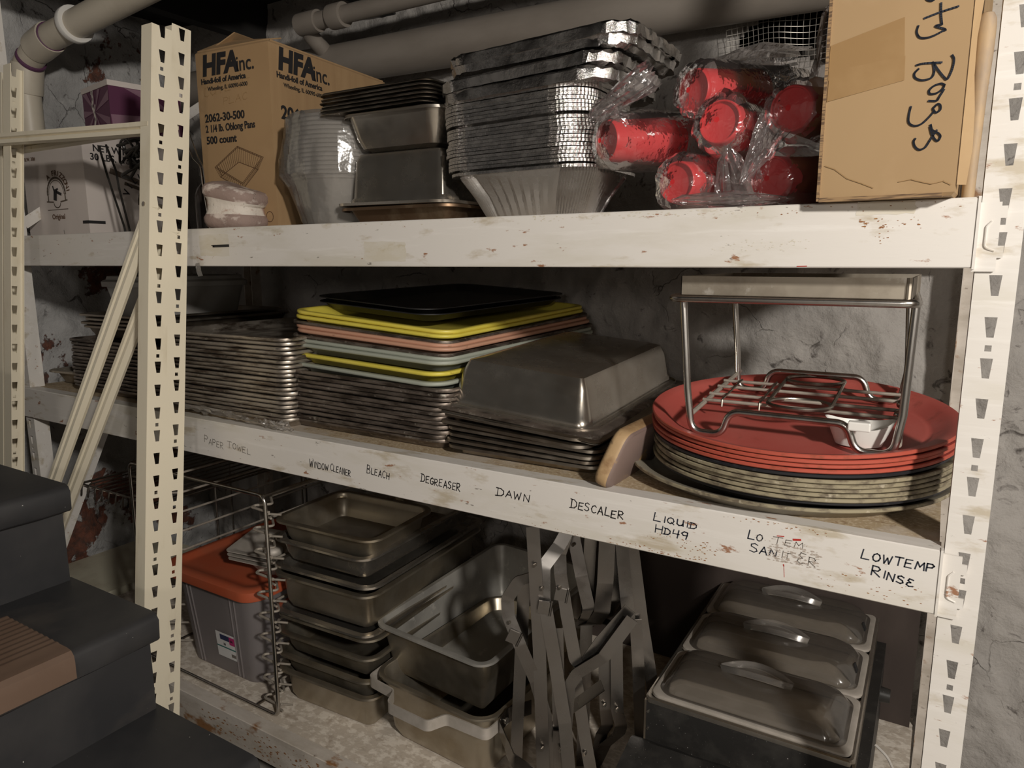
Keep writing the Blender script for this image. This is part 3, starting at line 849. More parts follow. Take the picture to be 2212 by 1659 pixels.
# ---------------------------------------------------------------- stairs
stair = thing('staircase', 'black painted wooden staircase in the left foreground with brown rubber tread strips', 'stairs', (-1.02, -0.85, FLOOR))
SY0, SY1 = -1.9, -0.29
NOS = [(-1.576, 0.990), (-1.297, 0.776), (-1.022, 0.571), (-0.745, 0.366), (-0.47, 0.162)]
NOS = [(-1.855, 1.195)] + NOS
ox, oy, oz = -1.02, -0.85, FLOOR
rgs = random.Random(12)
for i, (nx, nz) in enumerate(NOS):
    back = nx - 0.318
    th = 0.058
    bm = bmesh.new()
    sec = [(back, nz - th), (nx - 0.006, nz - th), (nx + 0.001, nz - th + 0.006), (nx + 0.002, nz - 0.014), (nx - 0.004, nz - 0.004), (nx - 0.014, nz), (back, nz)]
    n = 24
    rings = []
    for k in range(n + 1):
        y = SY0 + (SY1 - SY0) * k / n
        j = lambda a=0.0012: rgs.uniform(-a, a)
        e = -0.008 if k == n else 0
        rings.append([Vector((x - ox + (j() if x > back + .01 else 0) + (e * 0.5 if x > back + .01 else 0), y - oy, z - oz + j(0.0007))) for x, z in sec])
    loft(bm, rings)
    if i > 0 or True:
        obj('tread', bm, 'stair_paint', stair, angle=50)
    bm = bmesh.new()
    zb = NOS[i + 1][1] if i + 1 < len(NOS) else FLOOR
    box(bm, nx - 0.045 - ox, nx - 0.022 - ox, SY0 - oy, SY1 - 0.010 - oy, zb - oz, nz - th - oz)
    obj('riser', bm, 'stair_paint', stair, smooth=False)
    # ribbed rubber nosing
    if i in (1, 2, 3, 4):
        y1 = {1: -0.62, 2: -0.452, 3: -0.50, 4: -0.5}[i]
        bm = bmesh.new()
        top = []
        xs = nx - 0.235
        nr = 22
        prof = []
        for k in range(nr * 2):
            t = k / (nr * 2 - 1)
            x = xs + (nx - 0.040 - xs) * t
            prof.append((x, nz + 0.0045 + (0.0016 if k % 4 in (1, 2) else 0)))
        prof += [(nx - 0.016, nz + 0.005), (nx - 0.002, nz + 0.003), (nx + 0.006, nz - 0.005), (nx + 0.0075, nz - 0.016), (nx + 0.0075, nz - 0.047), (nx + 0.003, nz - 0.047), (nx + 0.003, nz - 0.004), (xs, nz + 0.0008)]
        loft(bm, [[Vector((x - ox, y - oy, z - oz)) for x, z in prof] for y in (SY0 + 0.15, y1)])
        obj('rubber_tread_strip', bm, 'rubber_brown', stair, smooth=True, angle=35)
for yy in (SY0 + 0.02, SY1 - 0.030):
    bm = bmesh.new()
    pts = [(NOS[0][0] - 0.05, FLOOR), (NOS[0][0] - 0.05, NOS[0][1] - 0.04)]
    for i, (nx, nz) in enumerate(NOS):
        pts.append((nx - 0.046, nz - 0.036))
        pts.append((nx - 0.046, (NOS[i + 1][1] - 0.036) if i + 1 < len(NOS) else FLOOR))
    loft(bm, [[Vector((x - ox, y - oy, z - oz)) for x, z in pts] for y in (yy, yy + 0.018)])
    obj('stringer', bm, 'stair_paint', stair, smooth=False)

# ---------------------------------------------------------------- pipes at the ceiling
def pipe(name, label, pts, r, mat, collars=(), n=28, fr=0.08):
    p0 = Vector(pts[0])
    t = thing(name, label, 'pipe', p0)
    pp = [q - p0 for q in fillet(pts, fr, 10)]
    bm = bmesh.new(); tube(bm, pp, r, n)
    obj('pipe_run', bm, mat, t)
    for c in collars:
        a, b, cr, cmat = Vector(c[0]) - p0, Vector(c[1]) - p0, c[2], c[3]
        bm = bmesh.new()
        d = (b - a)
        tube(bm, [a, a + d * 0.001, a + d * 0.12, a + d * 0.88, a + d * 0.999, b], [cr * 0.95, cr, cr * 1.02, cr * 1.02, cr, cr * 0.95], n)
        obj(c[4], bm, cmat, t)
    return t
pipe('drain_pipe', 'wide grey plastic pipe running along the back wall under the ceiling', [(-2.7, 0.83, 2.115), (0.9, 0.83, 2.055)], 0.062, 'pvc_grey')
sp = pipe('water_pipe', 'narrower grey plastic pipe with an elbow above the printed cardboard box', [(-1.86, 0.92, 2.05), (-1.88, 0.70, 2.195), (-0.6, 0.70, 2.195)], 0.026, 'pvc_grey',
     [((-1.745, 0.70, 2.195), (-1.69, 0.70, 2.195), 0.036, 'pvc_grey', 'coupling'), ((-1.885, 0.70, 2.195), (-1.80, 0.70, 2.195), 0.033, 'pvc_grey', 'elbow')], fr=0.06)
pipe('drain_pipe', 'cream plastic drain pipe with purple primer rings in the top left corner', [(-2.79, 0.30, 1.72), (-2.79, 0.30, 2.10), (-2.66, 0.30, 2.165), (-1.55, 0.30, 2.27)], 0.042, 'pvc',
     [((-2.695, 0.30, 2.150), (-2.60, 0.30, 2.171), 0.049, 'pvc', 'coupling'), ((-2.60, 0.30, 2.171), (-2.594, 0.30, 2.1716), 0.0445, 'pvc_primer', 'primer_ring'),
      ((-2.79, 0.30, 2.02), (-2.765, 0.30, 2.11), 0.048, 'pvc', 'coupling'), ((-2.745, 0.30, 2.118), (-2.735, 0.30, 2.124), 0.0455, 'pvc_primer', 'primer_ring'), ((-2.465, 0.30, 2.184), (-2.445, 0.30, 2.186), 0.055, 'white_plastic', 'pipe_clamp')], fr=0.07)

# hardware cloth over the hole in the wall
bm = bmesh.new()
rg = random.Random(9)
x0, x1, z0, z1 = -0.575, 0.02, 1.925, 2.26
st = 0.0135
nx_ = int((x1 - x0) / st); nz_ = int((z1 - z0) / st)
def mp(i, j):
    x = x0 + i * st; z = z0 + j * st
    return Vector((x + 0.004 * math.sin(j * 0.35 + i * 0.2), WALL_Y - 0.045 + 0.012 * math.sin(i * 0.5) * math.sin(j * 0.4) , z + 0.005 * math.sin(i * 0.3)))
for i in range(nx_ + 1):
    tube(bm, [mp(i, j) for j in range(0, nz_ + 1)], 0.0007, 4)
for j in range(nz_ + 1):
    tube(bm, [mp(i, j) for i in range(0, nx_ + 1)], 0.0007, 4)
xb = Vector((x0, WALL_Y - 0.04, z0))
xform(bm, Matrix.Translation(-xb))
tag(obj('wire_mesh', bm, 'mesh_wire', loc=xb), 'square galvanized wire mesh over the dark hole in the back wall', 'wire mesh')

# pale board low at the left wall, brown board behind the buffet server
bm = bmesh.new(); box(bm, -0.19, 0.19, -0.4, 0.4, 0, 0.022); box(bm, 0.170, 0.195, -0.4, 0.4, -0.004, 0.030)
box(bm, -0.17, 0.17, -0.38, 0.38, 0.0 - (0.29 - FLOOR), 0.0)
tag(obj('low_platform', bm, 'pale_board', loc=(-2.635, 0.22, 0.29), smooth=False), 'low pale board platform against the flaking left wall', 'platform')
bm = bmesh.new(); box(bm, -0.44, 0.44, -0.006, 0.006, 0, 0.655)  # board enlarged into a dark backdrop covering the lit wall behind the straps
tag(obj('backing_board', bm, 'brown_board', loc=(-0.468, 0.822, 0.3205), smooth=False), 'dark brown board standing behind the buffet server', 'board')
ZT, ZM, ZL = 1.5212, 1.0822, 0.3207

# ================================================================ middle shelf
# ---------------- sheet pans
def sheet_pan_mesh(W=0.457, D=0.66, H=0.024, bead=0.0042):
    bm = bmesh.new()
    prof = [(0.024, 0.0, .018), (0.019, 0.002, .02), (0.0075, H - 0.006, .026), (0.0035, H - 0.0085, .03), (0.0008, H - 0.0075, .031), (0.0, H - 0.004, .032), (0.0010, H - 0.0008, .031), (0.0042, H, .03),
            (0.0078, H - 0.002, .026), (0.0185, 0.004, .02), (0.024, 0.0014, .018)]
    rect_shell(bm, W, D, 0.032, prof, 6)
    return bm

def lerp(a, b, t): return a + (b - a) * t
rg = random.Random(21)
pan0 = None
ORD = ['topmost', 'second', 'third', 'fourth', 'fifth', 'sixth', 'seventh', 'eighth', 'ninth', 'tenth', 'eleventh', 'twelfth', 'thirteenth', 'fourteenth', 'fifteenth', 'sixteenth', 'seventeenth', 'eighteenth', 'nineteenth', 'twentieth', 'twenty-first']
def stack_of(n, base_o, pos_f, label_f, group):
    out = []
    for k in range(n):
        loc, rot = pos_f(k)
        o = base_o if (k == 0 and base_o.get('label') is None) else base_o.copy()
        if o is not base_o: COL.objects.link(o)
        o.location = loc; o.rotation_euler = rot
        tag(o, label_f(k), None, group)
        out.append(o)
    return out
pan0 = obj('sheet_pan', sheet_pan_mesh(), 'sheet_pan', angle=60); pan0['category'] = 'baking tray'
pan1 = obj('sheet_pan', sheet_pan_mesh(), 'sheet_pan_dark', angle=60); pan1['category'] = 'baking tray'
N1 = 19
stack_of(N1, pan0, lambda k: ((-1.482 + rg.uniform(-.004, .004), 0.345 + rg.uniform(-.004, .004), ZM + 0.0005 + 0.00995 * k), (0, 0, math.radians(0.4 + rg.uniform(-.3, .3)))),
         lambda k: '%s aluminium sheet pan from the top in the tall stack beside the cream posts' % ORD[N1 - 1 - k].capitalize() if k < N1 - 1 else 'topmost aluminium sheet pan of the tall stack beside the cream posts', 'sheet pans stacked beside the cream posts')
N2 = 12
stack_of(N2, pan1, lambda k: ((-1.069 + rg.uniform(-.006, .006), 0.372 + rg.uniform(-.004, .004), ZM + 0.0005 + 0.0099 * k), (math.radians(0.06 * k), math.radians(0.10 * k), math.radians(-0.5 + rg.uniform(-.5, .5)))),
         lambda k: '%s stained sheet pan from the top, under the coloured trays' % ORD[N2 - 1 - k].capitalize() if k < N2 - 1 else 'topmost stained sheet pan, directly under the pale green tray', 'stained sheet pans under the coloured trays')
N0 = 14
stack_of(N0, pan1, lambda k: ((-1.955 + rg.uniform(-.006, .006), 0.365, ZM + 0.0005 + 0.0100 * k), (0, 0, math.radians(rg.uniform(-.6, .6)))),
         lambda k: '%s sheet pan from the top in the dark stack behind the cream braces' % ORD[N0 - 1 - k].capitalize() if k < N0 - 1 else 'topmost sheet pan of the dark stack behind the cream braces', 'sheet pans behind the cream braces')

# ---------------- coloured fibreglass trays on the second stack
def fibre_tray(mat, W=0.455, D=0.656, H=0.026):
    bm = bmesh.new()
    prof = [(0.034, 0.0, .022), (0.029, 0.0018, .026), (0.0145, H - 0.0085, .036), (0.003, H - 0.0085, .044), (0.0, H - 0.006, .046), (0.0, H - 0.0015, .046), (0.0018, H, .045), (0.012, H, .038), (0.0165, H - 0.003, .034), (0.031, 0.0042, .024), (0.036, 0.003, .022)]
    rect_shell(bm, W, D, 0.046, prof, 7)
    return obj('cafeteria_tray', bm, mat, angle=60)
ZC = ZM + 0.0005 + 0.0099 * 12
proto = {c: fibre_tray(c) for c in ('tray_green', 'tray_yellow', 'tray_salmon')}
TRS = [('tray_green', 0.000, 'pale green cafeteria tray lying on the stained sheet pans, lowest of the coloured trays'),
       ('tray_yellow', 0.0205, 'yellow cafeteria tray between the pale green trays, lower than the other yellow ones'),
       ('tray_green', 0.0425, 'lower of the two pale green cafeteria trays above the single yellow tray'),
       ('tray_green', 0.0520, 'upper of the two pale green cafeteria trays above the single yellow tray'),
       ('dark', 0.0625, 'stained sheet pan between the pale green and the salmon trays'),
       ('tray_salmon', 0.0720, 'lower of the two salmon pink cafeteria trays'),
       ('tray_salmon', 0.0810, 'upper of the two salmon pink cafeteria trays'),
       ('dark', 0.0915, 'stained sheet pan between the salmon and the yellow trays'),
       ('tray_yellow', 0.1010, 'lower of the two bright yellow cafeteria trays near the top of the stack'),
       ('tray_yellow', 0.1115, 'upper of the two bright yellow cafeteria trays, under the black trays')]
used = set()
for i, (c, dz, lab) in enumerate(TRS):
    b = pan1 if c == 'dark' else proto[c]
    o = b if c not in used and c != 'dark' else b.copy()
    if o is not b or c == 'dark':
        if o.name not in COL.objects: COL.objects.link(o)
    used.add(c)
    t = i / 9
    o.location = (lerp(-1.062, -1.118, t ** 1.3) + rg.uniform(-.003, .003), lerp(0.38, 0.440, t), ZC + dz * 1.02 - 0.006 * t)
    o.rotation_euler = (math.radians(lerp(0.8, 1.6, t)), math.radians(lerp(1.3, 3.9, t)), math.radians(lerp(-3.0, 0.6, t) if i > 1 else -4.2))
    tag(o, lab, 'baking tray' if c == 'dark' else 'tray', 'coloured cafeteria trays' if c != 'dark' else 'stained sheet pans between the coloured trays')
def black_tray():
    bm = bmesh.new()
    W, D, H = 0.40, 0.56, 0.020
    prof = [(0.036, 0.0, .03), (0.028, 0.002, .034), (0.012, H - 0.004, .05), (0.0, H - 0.002, .06), (0.0, H, .06), (0.004, H + 0.0006, .058), (0.013, H - 0.0015, .05), (0.030, 0.0042, .034), (0.038, 0.003, .03)]
    rect_shell(bm, W, D, 0.06, prof, 8)
    return obj('serving_tray', bm, 'tray_black', angle=60)
b0 = black_tray()
for k, lab in ((0, 'black plastic serving tray lying in the topmost yellow tray, lower of two'), (1, 'black plastic serving tray on top of the coloured tray stack')):
    o = b0 if k == 0 else b0.copy()
    if k: COL.objects.link(o)
    o.location = (-1.150 + 0.0 * k, 0.468 + 0.0 * k, ZC + 0.1325 + 0.0115 * k); o.rotation_euler = (math.radians(1.6), math.radians(3.0), math.radians(-5.0 - 1.5 * k))
    tag(o, lab, 'tray', 'black serving trays')

# ---------------- steam table pans
def hotel_pan(W=0.327, D=0.529, H=0.065, R=0.045, rim=0.016, taper=0.010, rb=0.022, t=0.0010, n=6, step=True):
    bm = bmesh.new()
    a = rim + taper
    prof = [(a + rb, 0, max(R - a - rb * .4, .012)), (a + rb * .35, rb * .18, R - a), (a, rb * .9, R - a + .004)]
    if step:
        prof += [(rim + 0.0035, H - 0.018, R - rim), (rim, H - 0.014, R - rim)]
    prof += [(rim - .001, H - 0.003, R - rim), (0.0015, H - 0.003, R), (0.0006, H - 0.0065, R), (-0.0004, H - 0.0060, R), (0, H - 0.0008, R), (0.0015, H, R), (rim - .001, H, R - rim), (rim + t, H - 0.003, R - rim)]
    if step:
        prof += [(rim + t, H - 0.014, R - rim), (rim + 0.0035 + t, H - 0.018, R - rim)]
    prof += [(a + t, rb, R - a + .004), (a + rb * .35 + t, rb * .18 + t, R - a), (a + rb + t, t, max(R - a - rb * .4, .012))]
    rect_shell(bm, W, D, R, prof, n)
    return bm
def put(name, bm, mat, loc, rot, label, cat, group=None, angle=45):
    return tag(obj(name, bm, mat, None, loc, rot, angle=angle), label, cat, group)
# stack at the middle of the shelf: five shallow pans, two flat lids, one deep pan upside down
sp_ = None
for k in range(6):
    bm = hotel_pan(H=0.021, taper=0.010, rb=0.007, rim=0.012, R=0.030, step=False)
    t = k / 5
    z = ZM + 0.0005 + (0.0, 0.0105, 0.0215, 0.0335, 0.0455, 0.0590)[k]
    if sp_ is None:
        sp_ = obj('steam_table_pan', bm, 'steel_dark', angle=45); o = sp_
    else:
        bm.free(); o = sp_.copy(); COL.objects.link(o)
    o.location = (lerp(-0.681, -0.700, t) + rg.uniform(-.006, .006), lerp(0.300, 0.31, t) + rg.uniform(-.006, .006), z)
    o.rotation_euler = (math.radians(0.3 * k), math.radians(lerp(0.2, 2.8, t)), math.radians(rg.uniform(-1.6, 1.4)))
    tag(o, ('lowest shallow steel pan in the stack under the upturned deep pan', 'second shallow steel pan from the bottom under the upturned deep pan', 'third shallow steel pan from the bottom under the upturned deep pan', 'fourth shallow steel pan from the bottom under the upturned deep pan', 'fifth shallow steel pan from the bottom under the upturned deep pan', 'uppermost shallow steel pan, directly beneath the dark flat sheets')[k], 'pan', 'shallow steel pans under the upturned deep pan')
def flat_lid(W, D, R=0.02, H=0.007, mat='steel_dark'):
    bm = bmesh.new()
    rect_shell(bm, W, D, R, [(0.02, 0.003, R), (0.006, 0.003, R), (0.0004, 0.0, R), (0, 0.001, R), (0.004, 0.0046, R), (0.02, 0.005, R), (0.03, H, R), (0.05, H, R)][:6] + [(0.028, 0.005, R)], 5)
    return bm
ROT_I = (math.radians(2.0), math.radians(4.6), math.radians(1.9))
for k, (dz, mt, lab) in enumerate(((0.0915, 'sheet_pan_dark', 'dark thin metal sheet under the rim of the upturned deep pan'), (0.0835, 'steel', 'bright thin metal sheet sticking out beside the wooden board'), (0.0875, 'steel_dark', 'thin metal sheet between the other two under the upturned pan'))):
    put('metal_sheet', flat_lid(0.338 + 0.004 * k, 0.545, 0.010), mt, (-0.706 + 0.006 * k, 0.318, ZM + dz - 0.006), (math.radians(1.8), math.radians(4.2), math.radians(1.9 - 1.2 * k)), lab, 'metal sheet')
bm = hotel_pan(H=0.092, R=0.042, rim=0.016, taper=0.016, rb=0.028, n=8)
xform(bm, Matrix.Translation((0, 0, 0.092)) @ Matrix.Rotation(PI, 4, 'X'))
put('steam_table_pan', bm, 'steel', (-0.7185, 0.3265, ZM + 0.0905), ROT_I, 'deep stainless steel pan upside down on top of the shallow pans', 'pan')

# ---------------- wooden paddle board leaning on the stack
t = thing('wooden_board', 'worn thick wooden board on edge, leaning between the steel pans and round trays', 'wooden board', (-0.497, 0.10, ZM + 0.001), (0, math.radians(18), math.radians(-1.5)))
bm = bmesh.new()
out = fillet([(-0.120, 0.0), (0.10, 0.0), (0.125, 0.098), (-0.085, 0.098)], 0.030, 7, closed=True)
sec = []
hs = 0.0135
rings = []
for dx, ins in ((-hs, 0.006), (-hs + 0.004, 0.0012), (-hs + 0.008, 0.0), (hs - 0.008, 0), (hs - 0.004, 0.0012), (hs, 0.006)):
    cx = sum(p.x for p in out) / len(out); cz = sum(p.y for p in out) / len(out)
    ring = []
    for p in out:
        d = Vector((p.x - cx, p.y - cz)); l = d.length
        d = d * ((l - ins) / l)
        ring.append(Vector((dx, cx + d.x, cz + d.y)))
    rings.append(ring)
loft(bm, rings, mis=[0, 0, 0, 0, 1, 1])
obj('board_blank', bm, ['wood_light', 'wood_grey'], t, angle=50)

# ---------------- round serving trays
def round_tray(R, H=0.024, mats=('round_red', 'round_red_rim')):
    bm = bmesh.new()
    prof = [(R - 0.050, 0.0), (R - 0.036, 0.0015), (R - 0.016, H - 0.0075), (R - 0.0015, H - 0.0060), (R, H - 0.0045), (R, H - 0.001), (R - 0.0015, H), (R - 0.004, H - 0.0004), (R - 0.020, H - 0.005), (R - 0.038, 0.0052), (R - 0.045, 0.0040), (R - 0.047, 0.0044), (R - 0.051, 0.0038), (0.02, 0.0036)]
    mis = [0, 0, 1, 1, 1, 1, 0, 0, 0, 0, 0, 0, 0]
    lathe(bm, prof, 96, mis=mis)
    return bm
RTX, RTY = -0.238, 0.222
rt = [('big', 0.263, ('round_grey', 'round_tan'), 0.000, 'largest round tray, grey and tan, bottom of the round stack'),
      ('blk', 0.230, ('round_black', 'round_black'), 0.0115, 'black round tray near the bottom, on the largest tray'),
      ('tan', 0.235, ('round_tan', 'round_tan'), 0.020, 'lowest of the five tan round trays'),
      ('tan', 0.235, None, 0.0285, 'second of the five tan round trays from below'),
      ('tan', 0.235, None, 0.037, 'middle one of the five tan round trays'),
      ('tan', 0.235, None, 0.0455, 'fourth of the five tan round trays from below'),
      ('tan', 0.235, None, 0.054, 'uppermost of the five tan round trays, under the black one'),
      ('blk2', 0.233, ('round_black', 'round_black'), 0.0625, 'black round tray between the tan and the red trays'),
      ('red', 0.236, ('round_red', 'round_red_rim'), 0.0715, 'lowest of the four red round trays'),
      ('red', 0.236, None, 0.0805, 'second of the four red round trays from below'),
      ('red', 0.236, None, 0.0895, 'third of the four red round trays from below'),
      ('red', 0.236, None, 0.0985, 'topmost red round tray, holding the chrome wire stand')]
keep = {}
for i, (k, R, ms, dz, lab) in enumerate(rt):
    if k not in keep:
        keep[k] = obj('round_tray', round_tray(R, 0.026 if k == 'big' else 0.024, ms), list(ms), angle=35); o = keep[k]
    else:
        o = keep[k].copy(); COL.objects.link(o)
    t_ = max(0, (i - 1) / 10)
    tilt = math.radians(0.3 + 4.6 * t_)
    off = (-0.025, 0.022) if i == 0 else (rg.uniform(-.003, .003), rg.uniform(-.003, .003))
    # rests on its front rim, back raised
    o.location = (RTX + off[0], RTY + off[1] - 0.012 * t_, ZM + 0.0006 + dz + 0.235 * math.sin(tilt) * 0.80 - 0.012 * t_)
    o.rotation_euler = (tilt, math.radians(0.3), rg.uniform(0, 6))
    # keep the tilt axis fixed while the spin differs
    o.rotation_euler = (Euler((tilt, 0, 0)).to_matrix() @ Euler((0, 0, rg.uniform(0, 6))).to_matrix()).to_euler()
    tag(o, lab, 'tray', {'big': None, 'blk': None, 'blk2': None, 'tan': 'tan round trays', 'red': 'red round trays'}[k])
TOPZ = ZM + 0.0006 + 0.0985 + 0.235 * math.sin(math.radians(4.9)) * 0.80 - 0.012
TT = math.tan(math.radians(4.9))
def tray_z(y): return TOPZ + 0.0042 + (y - (RTY - 0.012)) * TT

# ---------------- chrome wire stand on the red tray
S0 = Vector((-0.228, 0.06, tray_z(0.06)))
st = thing('wire_stand', 'chrome wire stand with a shallow metal box on top, standing on the red round trays', 'stand', S0)
def SP(x, y, z): return Vector((x, y, z)) - S0
RW = 0.0056
yf, yk = 0.060, 0.350
for (y, zb0, xl0, xr0, xl1, xr1, ztop, nm) in ((yf, tray_z(yf) + RW, -0.372, -0.082, -0.391, -0.0745, 1.392, 'front_leg_wire'), (yk, tray_z(yk) + RW, -0.372, -0.0905, -0.386, -0.094, 1.392, 'rear_leg_wire')):
    bm = bmesh.new()
    z1 = zb0 + 0.038
    pts = [SP(xl1, y, ztop), SP(xl1 + 0.012, y, z1 + 0.03), SP(xl0 + 0.002, y, zb0), SP(xl0 + 0.050, y, zb0), SP(xl0 + 0.060, y, z1), SP(xr0 - 0.064, y, z1), SP(xr0 - 0.052, y, zb0), SP(xr0 - 0.004, y, zb0), SP(xr0 + 0.004, y, z1 + 0.02), SP(xr1, y, ztop)]
    tube(bm, fillet(pts, 0.022, 8), RW, 10)
    obj(nm, bm, 'chrome', st)
zt = 1.3935
bm = bmesh.new()
tube(bm, fillet([SP(-0.404, 0.034, zt), SP(-0.072, 0.036, zt), SP(-0.086, 0.36, zt), SP(-0.398, 0.36, zt)], 0.02, 6, closed=True), 0.0060, 10, closed=True)
obj('top_ring', bm, 'chrome', st)
# open shallow box on the ring
bm = bmesh.new()
x0, x1, y0, y1, z0, z1 = -0.391, -0.080, 0.046, 0.352, zt + 0.003, zt + 0.0330
xw = 0.0012
for a in ((x0, x1, y0, y0 + xw, z0, z1), (x0, x1, y1 - xw, y1, z0, z1), (x0, x0 + xw, y0, y1, z0, z1), (x1 - xw, x1, y0, y1, z0, z1), (x0, x1, y0, y1, z0, z0 + xw)):
    box(bm, a[0] - S0.x, a[1] - S0.x, a[2] - S0.y, a[3] - S0.y, a[4] - S0.z, a[5] - S0.z)
tube(bm, [SP(x1 - 0.004, y0 - 0.001, z0), SP(x1 - 0.004, y0 - 0.001, z1)], 0.0035, 8)
obj('metal_box', bm, 'pan_aged', st, smooth=False)
# inner cradle: two side arms, four cross wires, two rings joined by bars
za0, za1 = 1.206, 1.238
bm = bmesh.new()
tube(bm, [SP(-0.376, yf, za0), SP(-0.372, 0.37, za1)], 0.0040, 8)
obj('side_arm', bm, 'wire_dusty', st)
bm = bmesh.new()
tube(bm, [SP(-0.080, yf, za0 - 0.008), SP(-0.086, 0.36, za1)], 0.0040, 8)
obj('side_arm', bm, 'wire_dusty', st)
ca = lambda y: lerp(za0, za1, (y - yf) / 0.31)
for y in (0.145, 0.185, 0.235, 0.275):
    bm = bmesh.new()
    tube(bm, [SP(-0.378, y, ca(y) + 0.004), SP(-0.079, y, ca(y) + 0.004)], 0.0029, 8)
    obj('cross_wire', bm, 'wire_dusty', st)
for (cx, cy) in ((-0.226, 0.150), (-0.226, 0.305)):
    bm = bmesh.new()
    tube(bm, [SP(cx + 0.047 * math.cos(a), cy + 0.045 * math.sin(a), ca(cy) + 0.0095) for a in [2 * PI * k / 40 for k in range(40)]], 0.0033, 8, closed=True)
    obj('ring', bm, 'wire', st)
for x in (-0.273, -0.179):
    bm = bmesh.new()
    tube(bm, [SP(x, 0.150, ca(0.150) + 0.0095), SP(x, 0.305, ca(0.305) + 0.0095)], 0.0030, 8)
    obj('ring_link', bm, 'wire', st)
for x in (-0.345, -0.285):
    bm = bmesh.new()
    tube(bm, fillet([SP(x, 0.275, ca(0.275) + 0.008), SP(x, 0.143, ca(0.145) + 0.008), SP(x, 0.141, ca(0.14) - 0.004)], 0.004), 0.0019, 6)
    obj('wire_hook', bm, 'wire', st)
for y in (0.165, 0.225):
    bm = bmesh.new()
    bmesh.ops.create_uvsphere(bm, u_segments=14, v_segments=10, radius=0.0080, matrix=Matrix.Translation(SP(-0.0865, y, ca(y) + 0.003)))
    obj('ball_foot', bm, 'chrome', st)
bm = bmesh.new(); box(bm, -0.0145, 0.0145, -0.007, 0.007, -0.0065, 0.0065)
o = obj('plastic_clip', bm, 'white_plastic', st, loc=SP(-0.129, 0.043, tray_z(yf) + RW + 0.040), smooth=False, bevel=0.002); tag(o, 'white plastic clip on the front wire')
# little white scoop-shaped cup lying on the tray
bm = bmesh.new()
rings = []
for k in range(25):
    a = -PI * 0.98 + PI * 0.96 * k / 24
    pass
prof = [(0.026, 0.0), (0.030, 0.001), (0.046, 0.038)]
outer = []; inner = []
n = 36
def rim_h(a): return 0.030 + 0.011 * abs(math.cos(a)) ** 3
ro = [[Vector((r * 1.0 * math.cos(2 * PI * k / n), r * 0.62 * math.sin(2 * PI * k / n), z)) for k in range(n)] for r, z in ((0.026, 0), (0.0315, 0.0012))]
ro += [[Vector(((0.0315 + 0.0155 * rim_h(2 * PI * k / n) / 0.041) * math.cos(2 * PI * k / n), (0.0315 + 0.0155) * 0.62 * math.sin(2 * PI * k / n), rim_h(2 * PI * k / n))) for k in range(n)]]
ro += [[Vector(((0.0300 + 0.0150 * rim_h(2 * PI * k / n) / 0.041) * math.cos(2 * PI * k / n), (0.0300 + 0.0150) * 0.62 * math.sin(2 * PI * k / n), rim_h(2 * PI * k / n))) for k in range(n)]]
ro += [[Vector((r * math.cos(2 * PI * k / n), r * 0.62 * math.sin(2 * PI * k / n), z)) for k in range(n)] for r, z in ((0.0295, 0.0030), (0.024, 0.0020))]
loft(bm, ro)
put('plastic_cup', bm, 'white_plastic', (-0.134, 0.105, tray_z(0.105) + 0.0015), (math.radians(5), 0, math.radians(8)), 'small white plastic oval cup lying on the red round tray', 'cup')

# ---------------- left bay of the middle shelf
lb = [(ZM + 0.1415, -1.985, 0.0), (ZM + 0.152, -2.000, 1.5), (ZM + 0.163, -1.975, -1.0), (ZM + 0.175, -2.005, 0.8)]
half = None
for k, (z, x, a) in enumerate(lb):
    if half is None:
        half = obj('steam_table_pan', hotel_pan(W=0.33, D=0.50, H=0.035, R=0.03, rim=0.012, rb=0.012, step=False), 'steel_dark', angle=45); o = half
    else:
        o = half.copy(); COL.objects.link(o)
    o.location = (x - 0.055, 0.34, z + 0.010); o.rotation_euler = (0, 0, math.radians(a))
    tag(o, '%s shallow metal pan under the grey lidded tub behind the cream braces' % ('lowest', 'second lowest', 'second highest', 'topmost')[k], 'pan', 'shallow pans under the grey tub')
t = thing('food_tub', 'grey plastic food tub with a lid, behind the top of the cream braces', 'tub', (-2.07, 0.32, ZM + 0.190))
bm = bmesh.new(); rect_shell(bm, 0.26, 0.34, 0.04, [(0.045, 0.03), (0.03, 0.032), (0.008, 0.118), (0, 0.118), (0, 0.124), (0.01, 0.124), (0.034, 0.036), (0.05, 0.034)], 5)
xform(bm, Matrix.Translation((0, 0, -0.012)))
obj('tub_body', bm, 'grey_plastic', t, angle=50)
bm = bmesh.new(); rect_shell(bm, 0.268, 0.348, 0.042, [(0.01, 0.108), (0, 0.106), (-0.001, 0.120), (0.004, 0.124), (0.012, 0.126), (0.016, 0.136), (0.03, 0.138), (0.05, 0.138)], 5)
obj('tub_lid', bm, 'grey_plastic', t, angle=50)
put('roasting_pan', hotel_pan(W=0.22, D=0.34, H=0.045, R=0.03, rim=0.02, step=False), 'pan_aged', (-2.27, 0.235, ZM + 0.001), (0, 0, math.radians(6)), 'small aged metal pan beside the flaking wall on the middle shelf', 'pan')
